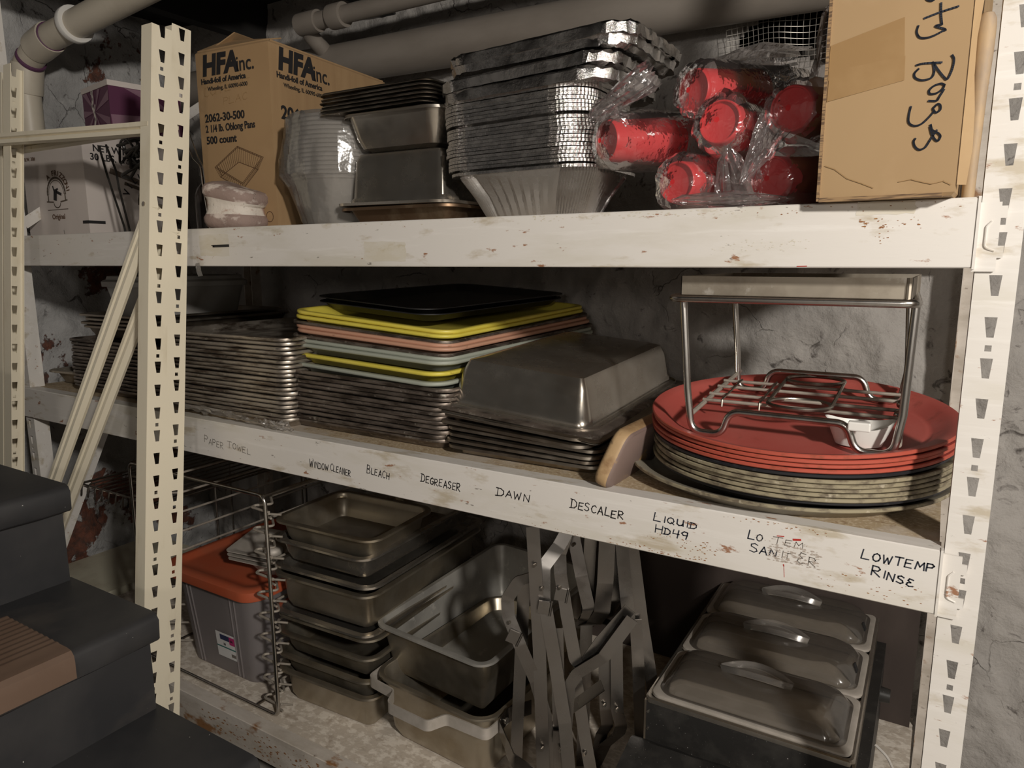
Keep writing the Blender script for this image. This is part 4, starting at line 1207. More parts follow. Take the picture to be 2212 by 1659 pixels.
# crumpled cling film at the foot of the first stack
def crumple(bm, pts, w, amp, seed, n_across=7, sub=6):
    rg_ = random.Random(seed)
    pts = [Vector(p) for p in pts]
    dense = []
    for i in range(len(pts) - 1):
        for k in range(sub): dense.append(pts[i].lerp(pts[i + 1], k / sub))
    dense.append(pts[-1])
    rows = []
    for i, p in enumerate(dense):
        row = []
        for j in range(n_across):
            u = j / (n_across - 1) - 0.5
            q = p + Vector((0, -0.012 * u * 2 + rg_.uniform(-amp, amp), w * (u + 0.5) + rg_.uniform(-amp, amp))) + Vector((rg_.uniform(-amp, amp), 0, 0))
            row.append(bm.verts.new(q))
        rows.append(row)
    for i in range(len(rows) - 1):
        for j in range(n_across - 1):
            bm.faces.new((rows[i][j], rows[i][j + 1], rows[i + 1][j + 1], rows[i + 1][j]))
bm = bmesh.new()
base = Vector((-1.4, -0.002, ZM))
crumple(bm, [Vector((-1.62, 0.000, ZM + 0.010)) - base, Vector((-1.45, -0.004, ZM + 0.008)) - base, Vector((-1.32, -0.006, ZM + 0.004)) - base, Vector((-1.262, -0.006, ZM + 0.003)) - base, Vector((-1.235, 0.004, ZM + 0.003)) - base], 0.024, 0.0055, 5, 6, 9)
tag(obj('plastic_wrap', bm, 'wrap_film', loc=base, smooth=False), 'crumpled clear plastic wrap along the foot of the tall sheet pan stack', 'plastic wrap')
# ================================================================ top shelf
def carton(name, label, cat, loc, rz, W, D, H, mat, open_top=False, seam=None):
    """box with its near corner at the origin: front face along -x.. (x from -W to 0), depth along +y"""
    t = thing(name, label, cat, loc, (0, 0, rz))
    bm = bmesh.new()
    n = 6
    rings = []
    rr_ = random.Random(int(W * 1000))
    for z in (0.0, 0.004, H * 0.33, H * 0.66, H - 0.004, H):
        ins = 0.003 if z in (0.0, H) else 0.0
        j = (lambda: rr_.uniform(-0.0004, 0.0004)) if 0.01 < z < H - 0.01 else (lambda: 0)
        rings.append([Vector((x + j(), y + j(), z)) for x, y in ((-W + ins, ins), (-W / 2, ins + 0.001 * 0), (-ins, ins), (-ins, D / 2), (-ins, D - ins), (-W / 2, D - ins), (-W + ins, D - ins), (-W + ins, D / 2))])
    loft(bm, rings, cap1=not open_top)
    obj('carton_body', bm, mat, t, smooth=False)
    return t

# ---------------- printed pan carton
HB = (0.225, 0.43, 0.405)
hfa = carton('cardboard_box', 'tall printed brown cardboard box of foil pans with an open flap, beside the cream posts', 'box', (-1.352, 0.105, ZT + 0.0005), math.radians(5.0), *HB, 'cardboard_old', open_top=True)
def flap(parent, pts, t, mat='cardboard_old'):
    bm = bmesh.new()
    pts = [Vector(p) for p in pts]
    nrm = (pts[1] - pts[0]).cross(pts[2] - pts[1]).normalized() * t
    loft(bm, [pts, [p + nrm for p in pts]])
    obj('flap', bm, mat, parent, smooth=False)
W_, D_, H_ = HB
flap(hfa, [(-W_ + .004, .004, H_), (-.006, .004, H_), (-.012, .055, H_ + .016), (-W_ + .03, .06, H_ + .034)], .003)
flap(hfa, [(-.003, .01, H_), (-.003, D_ - .01, H_), (-.06, D_ - .04, H_ + .004), (-.06, .03, H_ + .012)], .003)
flap(hfa, [(-W_ + .003, .02, H_), (-W_ + .003, .32, H_), (-W_ + .055, .30, H_ + .055), (-W_ + .075, .05, H_ + .048)], .003)
bm = bmesh.new()
fx = basis((0, -0.0009, 0), (1, 0, 0), (0, 0, 1))
def FR(x, z): return Matrix.Translation((x, -0.0010, z)) @ Matrix.Rotation(PI / 2, 4, 'X')
def SD(y, z): return Matrix.Translation((0.0010, y, z)) @ Matrix.Rotation(PI / 2, 4, 'Z') @ Matrix.Rotation(PI / 2, 4, 'X')
def hfa_logo(bm, place, x, z, k=1.0):
    print_on(bm, 'HFA', 0.060 * k, place(x, z), 0.0030 * k, shear=0.12)
    print_on(bm, 'inc.', 0.046 * k, place(x + 0.107 * k, z - 0.002), 0.0004, sx=0.88)
    print_on(bm, 'Handi-foil of America', 0.0165 * k, place(x - 0.006, z - 0.019 * k), 0.0005, sx=0.98)
    print_on(bm, 'Wheeling, IL 60090-6000', 0.0125 * k, place(x + 0.014 * k, z - 0.035 * k), 0.0001, sx=0.98)
hfa_logo(bm, FR, -W_ + 0.020, 0.352, 1.0)
print_on(bm, '2062-30-500', 0.0245, FR(-W_ + 0.018, 0.249), 0.0006)
print_on(bm, '2 1/4 lb. Oblong Pans', 0.0225, FR(-W_ + 0.018, 0.226), 0.0005, sx=0.80)
print_on(bm, '500 count', 0.0235, FR(-W_ + 0.018, 0.200), 0.0006)
hfa_logo(bm, SD, 0.026, 0.352, 1.06)
print_on(bm, '2062-30', 0.040, SD(0.028, 0.246), 0.0012)
for k, s in enumerate(('K', 'U')):
    print_on(bm, s, 0.015, FR(-0.075 + 0.026 * k, 0.024), 0.0003, 'CENTER')
obj('lettering', bm, 'ink', hfa, smooth=False)
bm = bmesh.new()
def fr2(u, v): return Vector((u, -0.0009, v))
for k in range(3):
    c = (-0.075 + 0.026 * k, 0.029)
    stroke(bm, [(c[0] + .0105 * math.cos(a), c[1] + .0115 * math.sin(a)) for a in [2 * PI * i / 20 for i in range(21)]], .0014, fr2)
# drawing of a ribbed oblong pan
A_ = [(-.186, .147), (-.110, .189), (-.032, .160), (-.100, .104)]
def qd(p, q, t): return (p[0] + (q[0] - p[0]) * t, p[1] + (q[1] - p[1]) * t)
B_ = [(-.170, .112), (-.108, .142), (-.050, .122), (-.102, .080)]
B_ = [(p[0], p[1] + 0.012) for p in B_]
for P_ in (A_, [qd(p, (-.108, .150), .07) for p in A_], B_):
    for i in range(4): stroke(bm, [P_[i], P_[(i + 1) % 4]], .0012, fr2)
for i in range(4):
    for k in range(12):
        t = k / 12
        stroke(bm, [qd(A_[i], A_[(i + 1) % 4], t), qd(B_[i], B_[(i + 1) % 4], t)], .0008, fr2)
obj('printed_drawing', bm, 'ink_brown', hfa, smooth=False)
bm = bmesh.new()
hand(bm, 'CUTE', -.205, .305, -.120, .312, .022, .0016, fr2, 4, small=1.0)
hand(bm, 'HAT', -.105, .314, -.060, .318, .016, .0012, fr2, 5, small=1.0)
hand(bm, 'PLAC', -.145, .282, -.070, .288, .015, .0010, fr2, 6, small=1.0)
obj('faint_handwriting', bm, 'ink_faint' if False else 'cardboard_tape', hfa, smooth=False)

# ---------------- worn spool block
t = thing('spool_block', 'worn white and brown spool-shaped block in front of the printed cardboard box', 'block', (-1.440, 0.062, ZT + 0.0005), (0, math.radians(2), math.radians(12)))
t.scale = (0.86, 0.86, 0.94)
prof = [(0.050, 0.0), (0.071, 0.004), (0.078, 0.016), (0.079, 0.026), (0.074, 0.034), (0.071, 0.040), (0.069, 0.052), (0.0705, 0.062), (0.075, 0.068), (0.080, 0.076), (0.080, 0.088), (0.074, 0.097), (0.055, 0.103), (0.03, 0.105)]
bm = bmesh.new()
n = 56
rgb_ = random.Random(2)
rings = []
for r, z in prof:
    ring = []
    for k in range(n):
        a = 2 * PI * k / n
        ca_, sa_ = math.cos(a), math.sin(a)
        rad = r / ((abs(ca_) ** 2.8 + abs(sa_ / 0.82) ** 2.8) ** (1 / 2.8))
        rad *= 1 + 0.02 * mnoise.noise(Vector((ca_ * 2, sa_ * 2, z * 30)))
        ring.append(Vector((rad * ca_, rad * sa_, z - (0.010 * ca_ if z > 0.06 else 0))))
    rings.append(ring)
loft(bm, rings, mis=[1, 1, 1, 1, 0, 0, 0, 0, 1, 1, 1, 1, 1])
obj('block_body', bm, ['stone_block', 'stone_pink'], t, angle=60)

# ---------------- bent wire handle and small bottles behind the cream posts
t = thing('bent_wire', 'thin bent wire standing beside the spool block', 'wire', (-1.575, 0.06, ZT + 0.001))
for k in (0, 1):
    bm = bmesh.new()
    tube(bm, fillet([(-0.03 + .012 * k, 0.006 * k, 0.225), (-0.004 + .012 * k, 0.006 * k, 0.168), (0.022 + .004 * k, 0.004 * k, 0.148), (0.026 + .006 * k, 0.003 * k, 0.10), (0.042 + .004 * k, 0, 0.0)], 0.02, 6), 0.0014, 6)
    obj('wire_leg', bm, 'chrome', t)
for k, (x, y) in enumerate(((-1.668, 0.16), (-1.700, 0.25))):
    bm = bmesh.new(); lathe(bm, [(0.02, 0), (0.032, 0.003), (0.033, 0.09), (0.026, 0.11), (0.014, 0.125), (0.014, 0.14), (0.018, 0.142), (0.018, 0.16), (0.012, 0.163)], 24)
    put('bottle', bm, 'glass_dark', (x, y, ZT + 0.0005), (0, 0, 0), ('dark bottle between the cream posts and the printed box, nearer one', 'dark bottle between the cream posts and the printed box, farther one')[k], 'bottle', 'dark bottles behind the cream posts')

# ---------------- stack of clear containers in cling film
WX, WY = -1.205, 0.170
cup0 = None
nC = 15
for k in range(nC):
    if cup0 is None:
        bm = bmesh.new()
        lathe(bm, [(0.070, 0), (0.080, 0.002), (0.106, 0.098), (0.113, 0.0985), (0.114, 0.103), (0.110, 0.104), (0.1045, 0.101), (0.079, 0.0035), (0.069, 0.0022)], 48)
        cup0 = obj('plastic_container', bm, 'cup_clear', angle=50); cup0['category'] = 'container'; o = cup0
    else:
        o = cup0.copy(); COL.objects.link(o)
    o.location = (WX, WY, ZT + 0.001 + 0.0088 * k); o.rotation_euler = (0, 0, rg.uniform(0, 6))
    tag(o, ('%s clear round plastic container from the top in the film-wrapped nested stack' % ORD[nC - 1 - k]) if k < nC - 1 else 'topmost clear round plastic container in the film-wrapped nested stack', None, 'clear containers wrapped in film')
bm = bmesh.new()
rgw = random.Random(33)
rings = []
n = 64
lv = [(0.086, -0.0), (0.093, 0.012), (0.103, 0.045), (0.113, 0.085), (0.124, 0.110), (0.123, 0.150), (0.121, 0.19), (0.119, 0.222), (0.113, 0.234), (0.06, 0.238), (0.01, 0.236)]
for i, (r, z) in enumerate(lv):
    ring = []
    for k in range(n):
        a = 2 * PI * k / n
        w = 0.0055 * mnoise.noise(Vector((math.cos(a) * 7, math.sin(a) * 7, z * 26))) + rgw.uniform(-.0016, .0016)
        # a loose flap of film on the left and a pinched bottom
        lf = max(0, math.cos(a - math.radians(205))) ** 6 * 0.022 * math.exp(-((z - 0.125) / 0.05) ** 2)
        rad = r + (w if 0 < i < 8 else 0) + lf
        ring.append(Vector((rad * math.cos(a), rad * math.sin(a), max(0.0003, z + rgw.uniform(-.003, .003) * (1 if 0 < i < 8 else 0)))))
    rings.append(ring)
loft(bm, rings, cap0=False, cap1=False)
tag(obj('cling_film', bm, 'wrap_film', loc=(WX, WY, ZT + 0.0005), smooth=True, angle=18), 'clinging plastic film wrapped round the stack of clear containers', 'plastic film')

# ---------------- steel pan column
PX, PY = -0.992, 0.225
bm = hotel_pan(W=0.292, D=0.33, H=0.035, R=0.04, rim=0.02, rb=0.014, step=False)
put('steam_table_pan', bm, 'brown_pan', (PX + 0.006, PY, ZT + 0.0005), (0, 0, math.radians(1)), 'brown stained shallow pan at the bottom of the steel pans on the top shelf', 'pan')
bm = hotel_pan(W=0.296, D=0.335, H=0.108, R=0.045, rim=0.026, taper=0.010, rb=0.02, n=8)
xform(bm, Matrix.Translation((0, 0, 0.108)) @ Matrix.Rotation(PI, 4, 'X'))
put('steam_table_pan', bm, 'steel', (PX, PY, ZT + 0.0375), (0, math.radians(0.5), math.radians(0.5)), 'deep steel pan upside down on the top shelf, beside the foil pans', 'pan')
bm = hotel_pan(W=0.262, D=0.325, H=0.068, R=0.045, rim=0.012, taper=0.012, rb=0.026, n=8, step=False)
put('steam_table_pan', bm, 'steel', (PX + 0.002, PY, ZT + 0.147), (0, math.radians(0.3), math.radians(0.2)), 'polished upright pan standing on the upturned deep pan on the top shelf', 'pan')
lid0 = None
for k in range(6):
    if lid0 is None:
        bm = flat_lid(0.286, 0.33, 0.022); lid0 = obj('pan_lid', bm, 'steel_dark', angle=40); lid0['category'] = 'pan lid'; o = lid0
    else:
        o = lid0.copy(); COL.objects.link(o)
    o.location = (PX - 0.024 + rg.uniform(-.003, .003), PY - 0.01 + rg.uniform(-.002, .002), ZT + 0.2165 + 0.0075 * k); o.rotation_euler = (0, math.radians(0.2), math.radians(rg.uniform(-1, 1)))
    tag(o, ('lowest flat steel lid', 'second flat steel lid from below', 'third flat steel lid from below', 'third flat steel lid from the top', 'second flat steel lid from the top', 'topmost flat steel lid')[k] + ' in the pile on the polished pan', None, 'flat steel lids on the top shelf')

# ---------------- foil pans
def foil_pan(W, D, H, R, rimw=0.014, tap=0.045, deep=True):
    bm = bmesh.new()
    n = 26
    def ring(ins, z, r, pl):
        pts = rr(W / 2 - ins, D / 2 - ins, r, z, n)
        # straight sides need points for the pleats
        out = []
        m_ = len(pts)
        for i in range(m_):
            a, b = pts[i], pts[(i + 1) % m_]
            out.append(a)
            d = (b - a).length
            if d > 0.03:
                q = 16
                for k in range(1, q): out.append(a.lerp(b, k / q))
        for i, p in enumerate(out):
            s = 1 if i % 2 else -1
            nn = Vector((p.x, p.y, 0)).normalized()
            p += nn * pl * s
        return out
    rings = [ring(tap + rimw, 0, R * .6, 0.0), ring(tap + rimw - 0.006, 0.004, R * .7, 0.0006), ring(rimw + tap * .5, H * .5, R * .8, 0.0030), ring(rimw + 0.002, H - 0.008, R - rimw * .5, 0.0032), ring(rimw - 0.001, H - 0.003, R - rimw * .5, 0.0005),
             ring(0.003, H - 0.003, R, 0.0004), ring(0.0, H - 0.0035, R, 0.0006), ring(-0.0004, H + 0.0015, R, 0.0006), ring(0.003, H + 0.0035, R, 0.0004), ring(rimw + 0.001, H - 0.001, R - rimw * .5, 0.0008), ring(rimw + tap * .5 + 0.001, H * .5, R * .8, 0.0024), ring(tap + rimw + 0.001, 0.0012, R * .6, 0.0)]
    loft(bm, rings)
    # crinkled corners use their own foil
    for f in bm.faces:
        c = f.calc_center_median()
        if abs(c.x) > W / 2 - R * 1.15 and abs(c.y) > D / 2 - R * 1.15 and c.z > H - 0.012: f.material_index = 1
    return bm
FX, FY = -0.712, 0.175
nF = 21
f0 = None
for k in range(nF):
    if f0 is None:
        f0 = obj('foil_pan', foil_pan(0.302, 0.236, 0.084, 0.055), ['foil', 'foil_crinkle'], angle=35); f0['category'] = 'foil pan'; o = f0
    else:
        o = f0.copy(); COL.objects.link(o)
    dz = 0.0062 * k + (0.003 if k > 0 else 0) + (0.004 if k > 12 else 0)
    o.location = (FX + rg.uniform(-.0025, .0025) + (0.006 if k == 0 else -0.0015 * (k > 12)), FY + rg.uniform(-.002, .002), ZT + 0.0008 + dz); o.rotation_euler = (0, math.radians(-0.4 - 0.05 * k), math.radians(rg.uniform(-.5, .5)))
    tag(o, ('lowest oblong foil pan, its pleated side showing above the top beam' if k == 0 else '%s oblong foil pan from the top in the tall nested stack' % ORD[nF - 1 - k]) if k < nF - 1 else 'topmost oblong foil pan of the nested stack, under the larger foil pans', None, 'nested oblong foil pans')
rgf = random.Random(8)
for k, (W, D, x, y, z, ry, rz, lab) in enumerate(((0.335, 0.26, -0.690, 0.175, 0.2095, -1.8, 0.5, 'lowest of the larger foil trays lying on the oblong foil pans'), (0.348, 0.27, -0.690, 0.18, 0.230, -2.6, 1.2, 'speckled bent foil tray, second of the larger ones on the foil pans'),
                                                 (0.352, 0.27, -0.668, 0.185, 0.2560, -2.2, 0.6, 'second from the top of the larger foil trays on the foil pans'), (0.362, 0.275, -0.664, 0.185, 0.2700, -2.3, 0.2, 'topmost and widest foil tray, near the big pipe'))):
    bm = bmesh.new()
    H = 0.020
    def ring(ins, z, r, j):
        pts = []
        base_ = rr(W / 2 - ins, D / 2 - ins, r, z, 10)
        m_ = len(base_)
        for i in range(m_):
            a, b = base_[i], base_[(i + 1) % m_]
            pts.append(a)
            if (b - a).length > .03:
                for q in range(1, 14): pts.append(a.lerp(b, q / 14))
        out = []
        for p in pts:
            cr = 0.0022 if abs(p.x) > W / 2 - r * 1.1 else 0.0007
            out.append(p + Vector((rgf.uniform(-1, 1), rgf.uniform(-1, 1), rgf.uniform(-1, 1))) * cr * j)
        return out
    rings = [ring(0.03, 0.002, .02, 0.5), ring(0.02, 0.0, .03, 1), ring(0.012, 0.006, .04, 1), ring(0.001, 0.001, .05, 1.2), ring(0.0, H - 0.004, .05, 1.2), ring(0.004, H, .048, 1), ring(0.012, H - 0.002, .04, 1), ring(0.022, 0.003, .03, 1), ring(0.04, 0.003, .02, .3)]
    loft(bm, rings)
    for f in bm.faces:
        c = f.calc_center_median()
        if abs(c.x) > W / 2 - 0.05 and abs(c.y) > D / 2 - 0.06: f.material_index = 1
    put('foil_tray', bm, ['foil', 'foil_crinkle'], (x, y, ZT + z), (math.radians(0.5), math.radians(ry), math.radians(rz)), lab, 'foil tray', 'larger foil trays on the foil pans', angle=25)

# ---------------- red cups in clear bags
def cup_mesh():
    bm = bmesh.new()
    # base toward -Y, recessed foot
    prof = [(0.0, 0.0065), (0.0255, 0.0065), (0.0275, 0.0055), (0.0285, 0.0005), (0.0300, 0.0), (0.0312, 0.0012), (0.0318, 0.006), (0.0345, 0.06), (0.0395, 0.125), (0.0402, 0.128), (0.0408, 0.131), (0.0402, 0.133), (0.0385, 0.131), (0.0330, 0.06), (0.030, 0.008), (0.0, 0.0075)]
    prof = prof[1:-1]
    lathe(bm, prof, 48)
    xform(bm, Matrix.Rotation(-PI / 2, 4, 'X'))
    return bm
cup = obj('red_cup', cup_mesh(), 'cup_red', angle=40); cup['category'] = 'cup'
CUPS = [((-0.523, 0.050, 1.637), (0.52, 0.85, 0.05), 'red plastic cup lying nearest the foil pans, its side showing'),
        ((-0.397, 0.085, 1.704), (0.45, 0.88, 0.05), 'red plastic cup at the top of the bagged cups, in front of the bare wall'),
        ((-0.3455, 0.052, 1.649), (0.12, 0.98, -0.10), 'red plastic cup in the middle of the bagged cups'),
        ((-0.2515, 0.075, 1.661), (0.22, 0.97, 0.06), 'red plastic cup highest at the right, nearest the handwritten box'),
        ((-0.409, 0.058, 1.5675), (0.25, 0.96, 0.0), 'red plastic cup at the bottom left of the bagged cups'),
        ((-0.2745, 0.075, 1.5665), (0.30, 0.95, 0.02), 'red plastic cup at the bottom right, beside the handwritten box')]
rgc = random.Random(77)
for i, (p, d, lab) in enumerate(CUPS):
    d = Vector(d).normalized()
    q = Vector((0, 1, 0)).rotation_difference(d)
    o = cup if i == 0 else cup.copy()
    if i: COL.objects.link(o)
    o.location = p; o.rotation_mode = 'XYZ'; o.rotation_euler = q.to_euler()
    tag(o, lab, 'cup', 'red cups in clear bags')
    # bag: a loose crumpled sleeve with a gathered mouth
    def bag(prof, n=34, amp=0.006, seed=0, sq=1.0, droop=None):
        rb_ = random.Random(seed)
        bm = bmesh.new()
        rings = []
        for k_, (r, y) in enumerate(prof):
            ring = []
            for k in range(n):
                a = 2 * PI * k / n
                w = amp * (mnoise.noise(Vector((math.cos(a) * 2.4 + seed, math.sin(a) * 2.4, y * 30))) * 1.3 + 0.3 + rb_.uniform(-.25, .25)) * max(0, min(1, (r - .030) / 0.008))
                rad = max(0.001, r + w)
                pt = Vector((rad * math.cos(a), y + (amp * rb_.uniform(-.35, .35) if r > .033 else 0), rad * math.sin(a) * sq))
                if droop: pt += droop(y)
                ring.append(pt)
            rings.append(ring)
        loft(bm, rings, cap0=False, cap1=False)
        return bm
    front = [(0.004, -0.010), (0.026, -0.006), (0.0365, -0.002), (0.0425, 0.008), (0.0445, 0.03), (0.046, 0.07), (0.047, 0.12), (0.049, 0.17), (0.046, 0.23), (0.030, 0.27), (0.016, 0.31), (0.03, 0.345)]
    if i == 0:   # mouth flaps up to the left
        front = [(0.004, -0.012), (0.027, -0.008), (0.036, -0.002)] + front[3:]
    bm = bag(front, 40, 0.0055, i * 5 + 1)
    b = obj('plastic_bag', bm, 'bag_film', None, p, q.to_euler(), smooth=True, angle=30)
    tag(b, ('clear bag round the red cup nearest the foil pans', 'clear bag round the topmost red cup', 'clear bag round the middle red cup', 'clear bag round the red cup highest at the right', 'clear bag round the red cup at the bottom left', 'clear bag round the red cup at the bottom right')[i], 'plastic bag', 'clear bags round the red cups')
# loose bag ends and crumpled film among the cups
def loose(name, label, prof, loc, d, amp, seed, n=30, sq=0.6):
    q = Vector((0, 1, 0)).rotation_difference(Vector(d).normalized())
    rb_ = random.Random(seed)
    bm = bmesh.new()
    rings = []
    for r, y in prof:
        ring = []
        for k in range(n):
            a = 2 * PI * k / n
            w = amp * (1.6 * mnoise.noise(Vector((math.cos(a) * 2.6 + seed, math.sin(a) * 2.6, y * 30))) + rb_.uniform(-.45, .45))
            rad = max(0.001, r + w * min(1, r / .02))
            ring.append(Vector((rad * math.cos(a), y + amp * rb_.uniform(-.7, .7), rad * math.sin(a) * sq)))
        rings.append(ring)
    loft(bm, rings, cap0=False, cap1=False)
    return tag(obj(name, bm, 'bag_film', None, loc, q.to_euler(), smooth=True, angle=12), label, 'plastic bag', 'crumpled clear bags among the cups')
loose('plastic_bag', 'crumpled clear bag end above the leftmost red cup, against the foil pans', [(0.004, 0), (0.020, 0.015), (0.028, 0.04), (0.030, 0.07), (0.034, 0.10), (0.026, 0.115)], (-0.548, 0.045, 1.672), (0.83, 0.12, 0.50), 0.009, 3)
loose('plastic_bag', 'crumpled clear bag tucked along the beam under the bottom left red cup', [(0.003, 0), (0.013, 0.02), (0.016, 0.05), (0.018, 0.09), (0.014, 0.12), (0.008, 0.15), (0.002, 0.17)], (-0.405, 0.028, 1.538), (0.99, 0.05, -0.02), 0.006, 6)
loose('plastic_bag', 'twisted clear bag end between the two bottom red cups', [(0.004, 0), (0.014, 0.02), (0.024, 0.05), (0.028, 0.08), (0.02, 0.11)], (-0.333, 0.052, 1.612), (0.12, 0.25, -0.9), 0.008, 9)
loose('plastic_bag', 'clear bag tail hanging below the rightmost upper red cup', [(0.022, 0), (0.020, 0.02), (0.016, 0.045), (0.008, 0.075), (0.003, 0.09)], (-0.268, 0.055, 1.640), (-0.42, -0.12, -0.85), 0.006, 12)
loose('plastic_bag', 'hazy clear bag neck standing up beside the handwritten box', [(0.040, 0), (0.032, 0.03), (0.026, 0.07), (0.028, 0.11), (0.030, 0.15), (0.012, 0.17)], (-0.225, 0.19, 1.672), (0.10, 0.15, 0.98), 0.006, 15, sq=0.8)
loose('plastic_bag', 'hazy clear bag reaching back over the topmost red cup to the wire mesh', [(0.045, 0), (0.052, 0.05), (0.05, 0.12), (0.04, 0.18), (0.026, 0.24)], (-0.385, 0.16, 1.722), (0.42, 0.86, 0.28), 0.007, 18, sq=0.9)

# ---------------- carton with handwriting
BW, BD, BH = 0.1465, 0.34, 0.46
bags = carton('cardboard_box', 'tall plain brown cardboard box with black handwriting, at the right end of the top shelf', 'box', (-0.0440, -0.0445, ZT + 0.002), math.radians(-4.0), BW, BD, BH, 'cardboard')
def bx(px, py):
    """crop position on the box front -> front face coordinates"""
    X = 1700 + px / 2.592; Yp = py / 2.592
    v = (437 - Yp) / 437 * 0.2230
    lx = 1770 + (437 - Yp) / 437 * 8.0
    rx = 2055 + (437 - Yp) / 437 * 27.0
    u = -BW + (X - lx) / (rx - lx) * BW
    return (u, v)
def bf(u, v): return Vector((u, -0.0013, v))
LET = [[(735, 8), (748, 30), (775, 38), (792, 20), (782, -20)], [(850, -6), (862, 22)], [(735, 127), (820, 108), (910, 94)], [(820, 60), (822, 120), (829, 176)],
       [(829, 176), (796, 180), (842, 203), (848, 212)], [(704, 163), (697, 195), (712, 226), (745, 236), (790, 230), (848, 207)],
       [(888, 352), (898, 378), (890, 430), (868, 478), (850, 466), (820, 425), (795, 385), (788, 376)], [(702, 380), (745, 376), (835, 384)], [(792, 380), (798, 430), (782, 462), (735, 468), (700, 450), (694, 425), (715, 402)],
       [(855, 510), (835, 500), (800, 508), (776, 530), (782, 550), (815, 550), (845, 530), (853, 512)], [(852, 535), (828, 575), (815, 592), (775, 588)],
       [(812, 620), (800, 635), (815, 658), (836, 645), (836, 620), (822, 612), (808, 625)], [(805, 650), (780, 680), (745, 712), (712, 722), (685, 712), (672, 690), (674, 650), (682, 610)],
       [(790, 724), (800, 755), (830, 775), (842, 795), (830, 818), (812, 805), (796, 770), (788, 735)], [(822, 758), (790, 810), (765, 850), (735, 860), (712, 840), (704, 812), (712, 795)],
       [(735, -60), (800, -90), (860, -60), (850, -30), (790, -45)]]
bm = bmesh.new()
for s in LET:
    pts = [bx(*p) for p in s]
    sm = []
    for i in range(len(pts) - 1):
        p0 = pts[max(i - 1, 0)]; p1 = pts[i]; p2 = pts[i + 1]; p3 = pts[min(i + 2, len(pts) - 1)]
        for k in range(5):
            t_ = k / 5
            sm.append(tuple(0.5 * ((2 * p1[c]) + (-p0[c] + p2[c]) * t_ + (2 * p0[c] - 5 * p1[c] + 4 * p2[c] - p3[c]) * t_ ** 2 + (-p0[c] + 3 * p1[c] - 3 * p2[c] + p3[c]) * t_ ** 3) for c in (0, 1)))
    sm.append(pts[-1])
    stroke(bm, sm, 0.0022, bf)
obj('handwriting', bm, 'ink_blue', bags, smooth=False)
for q4 in ([(205, 195), (628, 100), (636, 320), (200, 400)], [(208, 345), (640, 318), (640, 455), (200, 525)]):
    bm = bmesh.new(); bm.faces.new([bm.verts.new(Vector((bx(*p)[0], -0.0008 - (0.0002 if q4[0][1] > 300 else 0), bx(*p)[1]))) for p in q4])
    obj('packing_tape', bm, 'cardboard_tape', bags, smooth=False)
bm = bmesh.new()
box(bm, -BW - 0.0030, -BW + 0.0005, -0.0028, 0.003, 0.0, BH)
obj('corrugated_edge', bm, 'cardboard_edge', bags, smooth=False)
bm = bmesh.new()
box(bm, -BW, -0.012, -0.0028, 0.004, -0.001, 0.0040)
obj('corrugated_edge', bm, 'cardboard_edge', bags, smooth=False)
bm = bmesh.new()
for pts in ([(-0.142, 0.043), (-0.13, 0.038), (-0.115, 0.026), (-0.098, 0.019), (-0.085, 0.013)], [(-0.058, 0.0185), (-0.045, 0.0205), (-0.036, 0.0175), (-0.024, 0.014), (-0.012, 0.0165), (-0.004, 0.012)]):
    stroke(bm, pts, 0.0008, bf)
obj('crease', bm, 'cardboard_tape', bags, smooth=False)
bm = bmesh.new()
rings = []
for k in range(12):
    z = 0.012 + (BH - 0.02) * k / 11
    wv = 0.003 * math.sin(k * 1.3) + 0.006 - 0.003 * (k / 11)
    rings.append([Vector((0.0012, 0.004, z)), Vector((0.004 + wv, 0.010 + 0.2 * wv, z)), Vector((0.004 + wv, 0.013 + 0.2 * wv, z)), Vector((0.0012, 0.008, z))])
loft(bm, rings)
obj('side_flap', bm, 'cardboard', bags, smooth=False)
# long wooden peel handle between the box and the post
t = thing('wooden_peel', 'long wooden peel handle with a grey tip between the handwritten box and right post', 'peel', (-0.0300, 0.004, ZT + 0.0018), (0, math.radians(0.4), 0))
bm = bmesh.new()
rings = []
for z, w in ((0.0, .0068), (0.05, .0070), (0.12, .0080), (0.155, .0094), (0.175, .0098), (0.192, .0098), (0.200, .0090), (0.2055, .0065), (0.2075, .0025)):
    rings.append([Vector((w * math.cos(a), 0.0085 * min(1, w / .008) * math.sin(a), z)) for a in [2 * PI * k / 20 for k in range(20)]])
loft(bm, rings)
obj('handle', bm, 'wood_peel', t)

# ---------------- left bay of the top shelf: white carton, purple carton, wires
wc = carton('cardboard_box', 'white printed carton under the purple box, behind the cream crossbar', 'box', (-2.128, 0.105, ZT + 0.0005), math.radians(3), 0.30, 0.27, 0.286, 'box_white')
bm = bmesh.new()
def WF(x, z): return Matrix.Translation((x, -0.0010, z)) @ Matrix.Rotation(PI / 2, 4, 'X')
def WS(y, z): return Matrix.Translation((0.0010, y, z)) @ Matrix.Rotation(PI / 2, 4, 'Z') @ Matrix.Rotation(PI / 2, 4, 'X')
cx, cz = -0.142, 0.122
for k, ch in enumerate('A FRIZZONI'):
    a = math.radians(125 - k * 13)
    print_on(bm, ch, 0.021, WF(cx + .052 * math.cos(a), cz + .052 * math.sin(a)) @ Matrix.Rotation(a - PI / 2, 4, 'Z'), 0.0003, 'CENTER')
print_on(bm, 'Original', 0.020, WF(cx, 0.052), 0.0002, 'CENTER')
print_on(bm, 'B.W. 30#', 0.014, WF(-0.285, 0.222), 0.0001)
obj('lettering', bm, 'ink_brown', wc, smooth=False)
bm = bmesh.new()
def wf(u, v): return Vector((u, -0.0010, v))
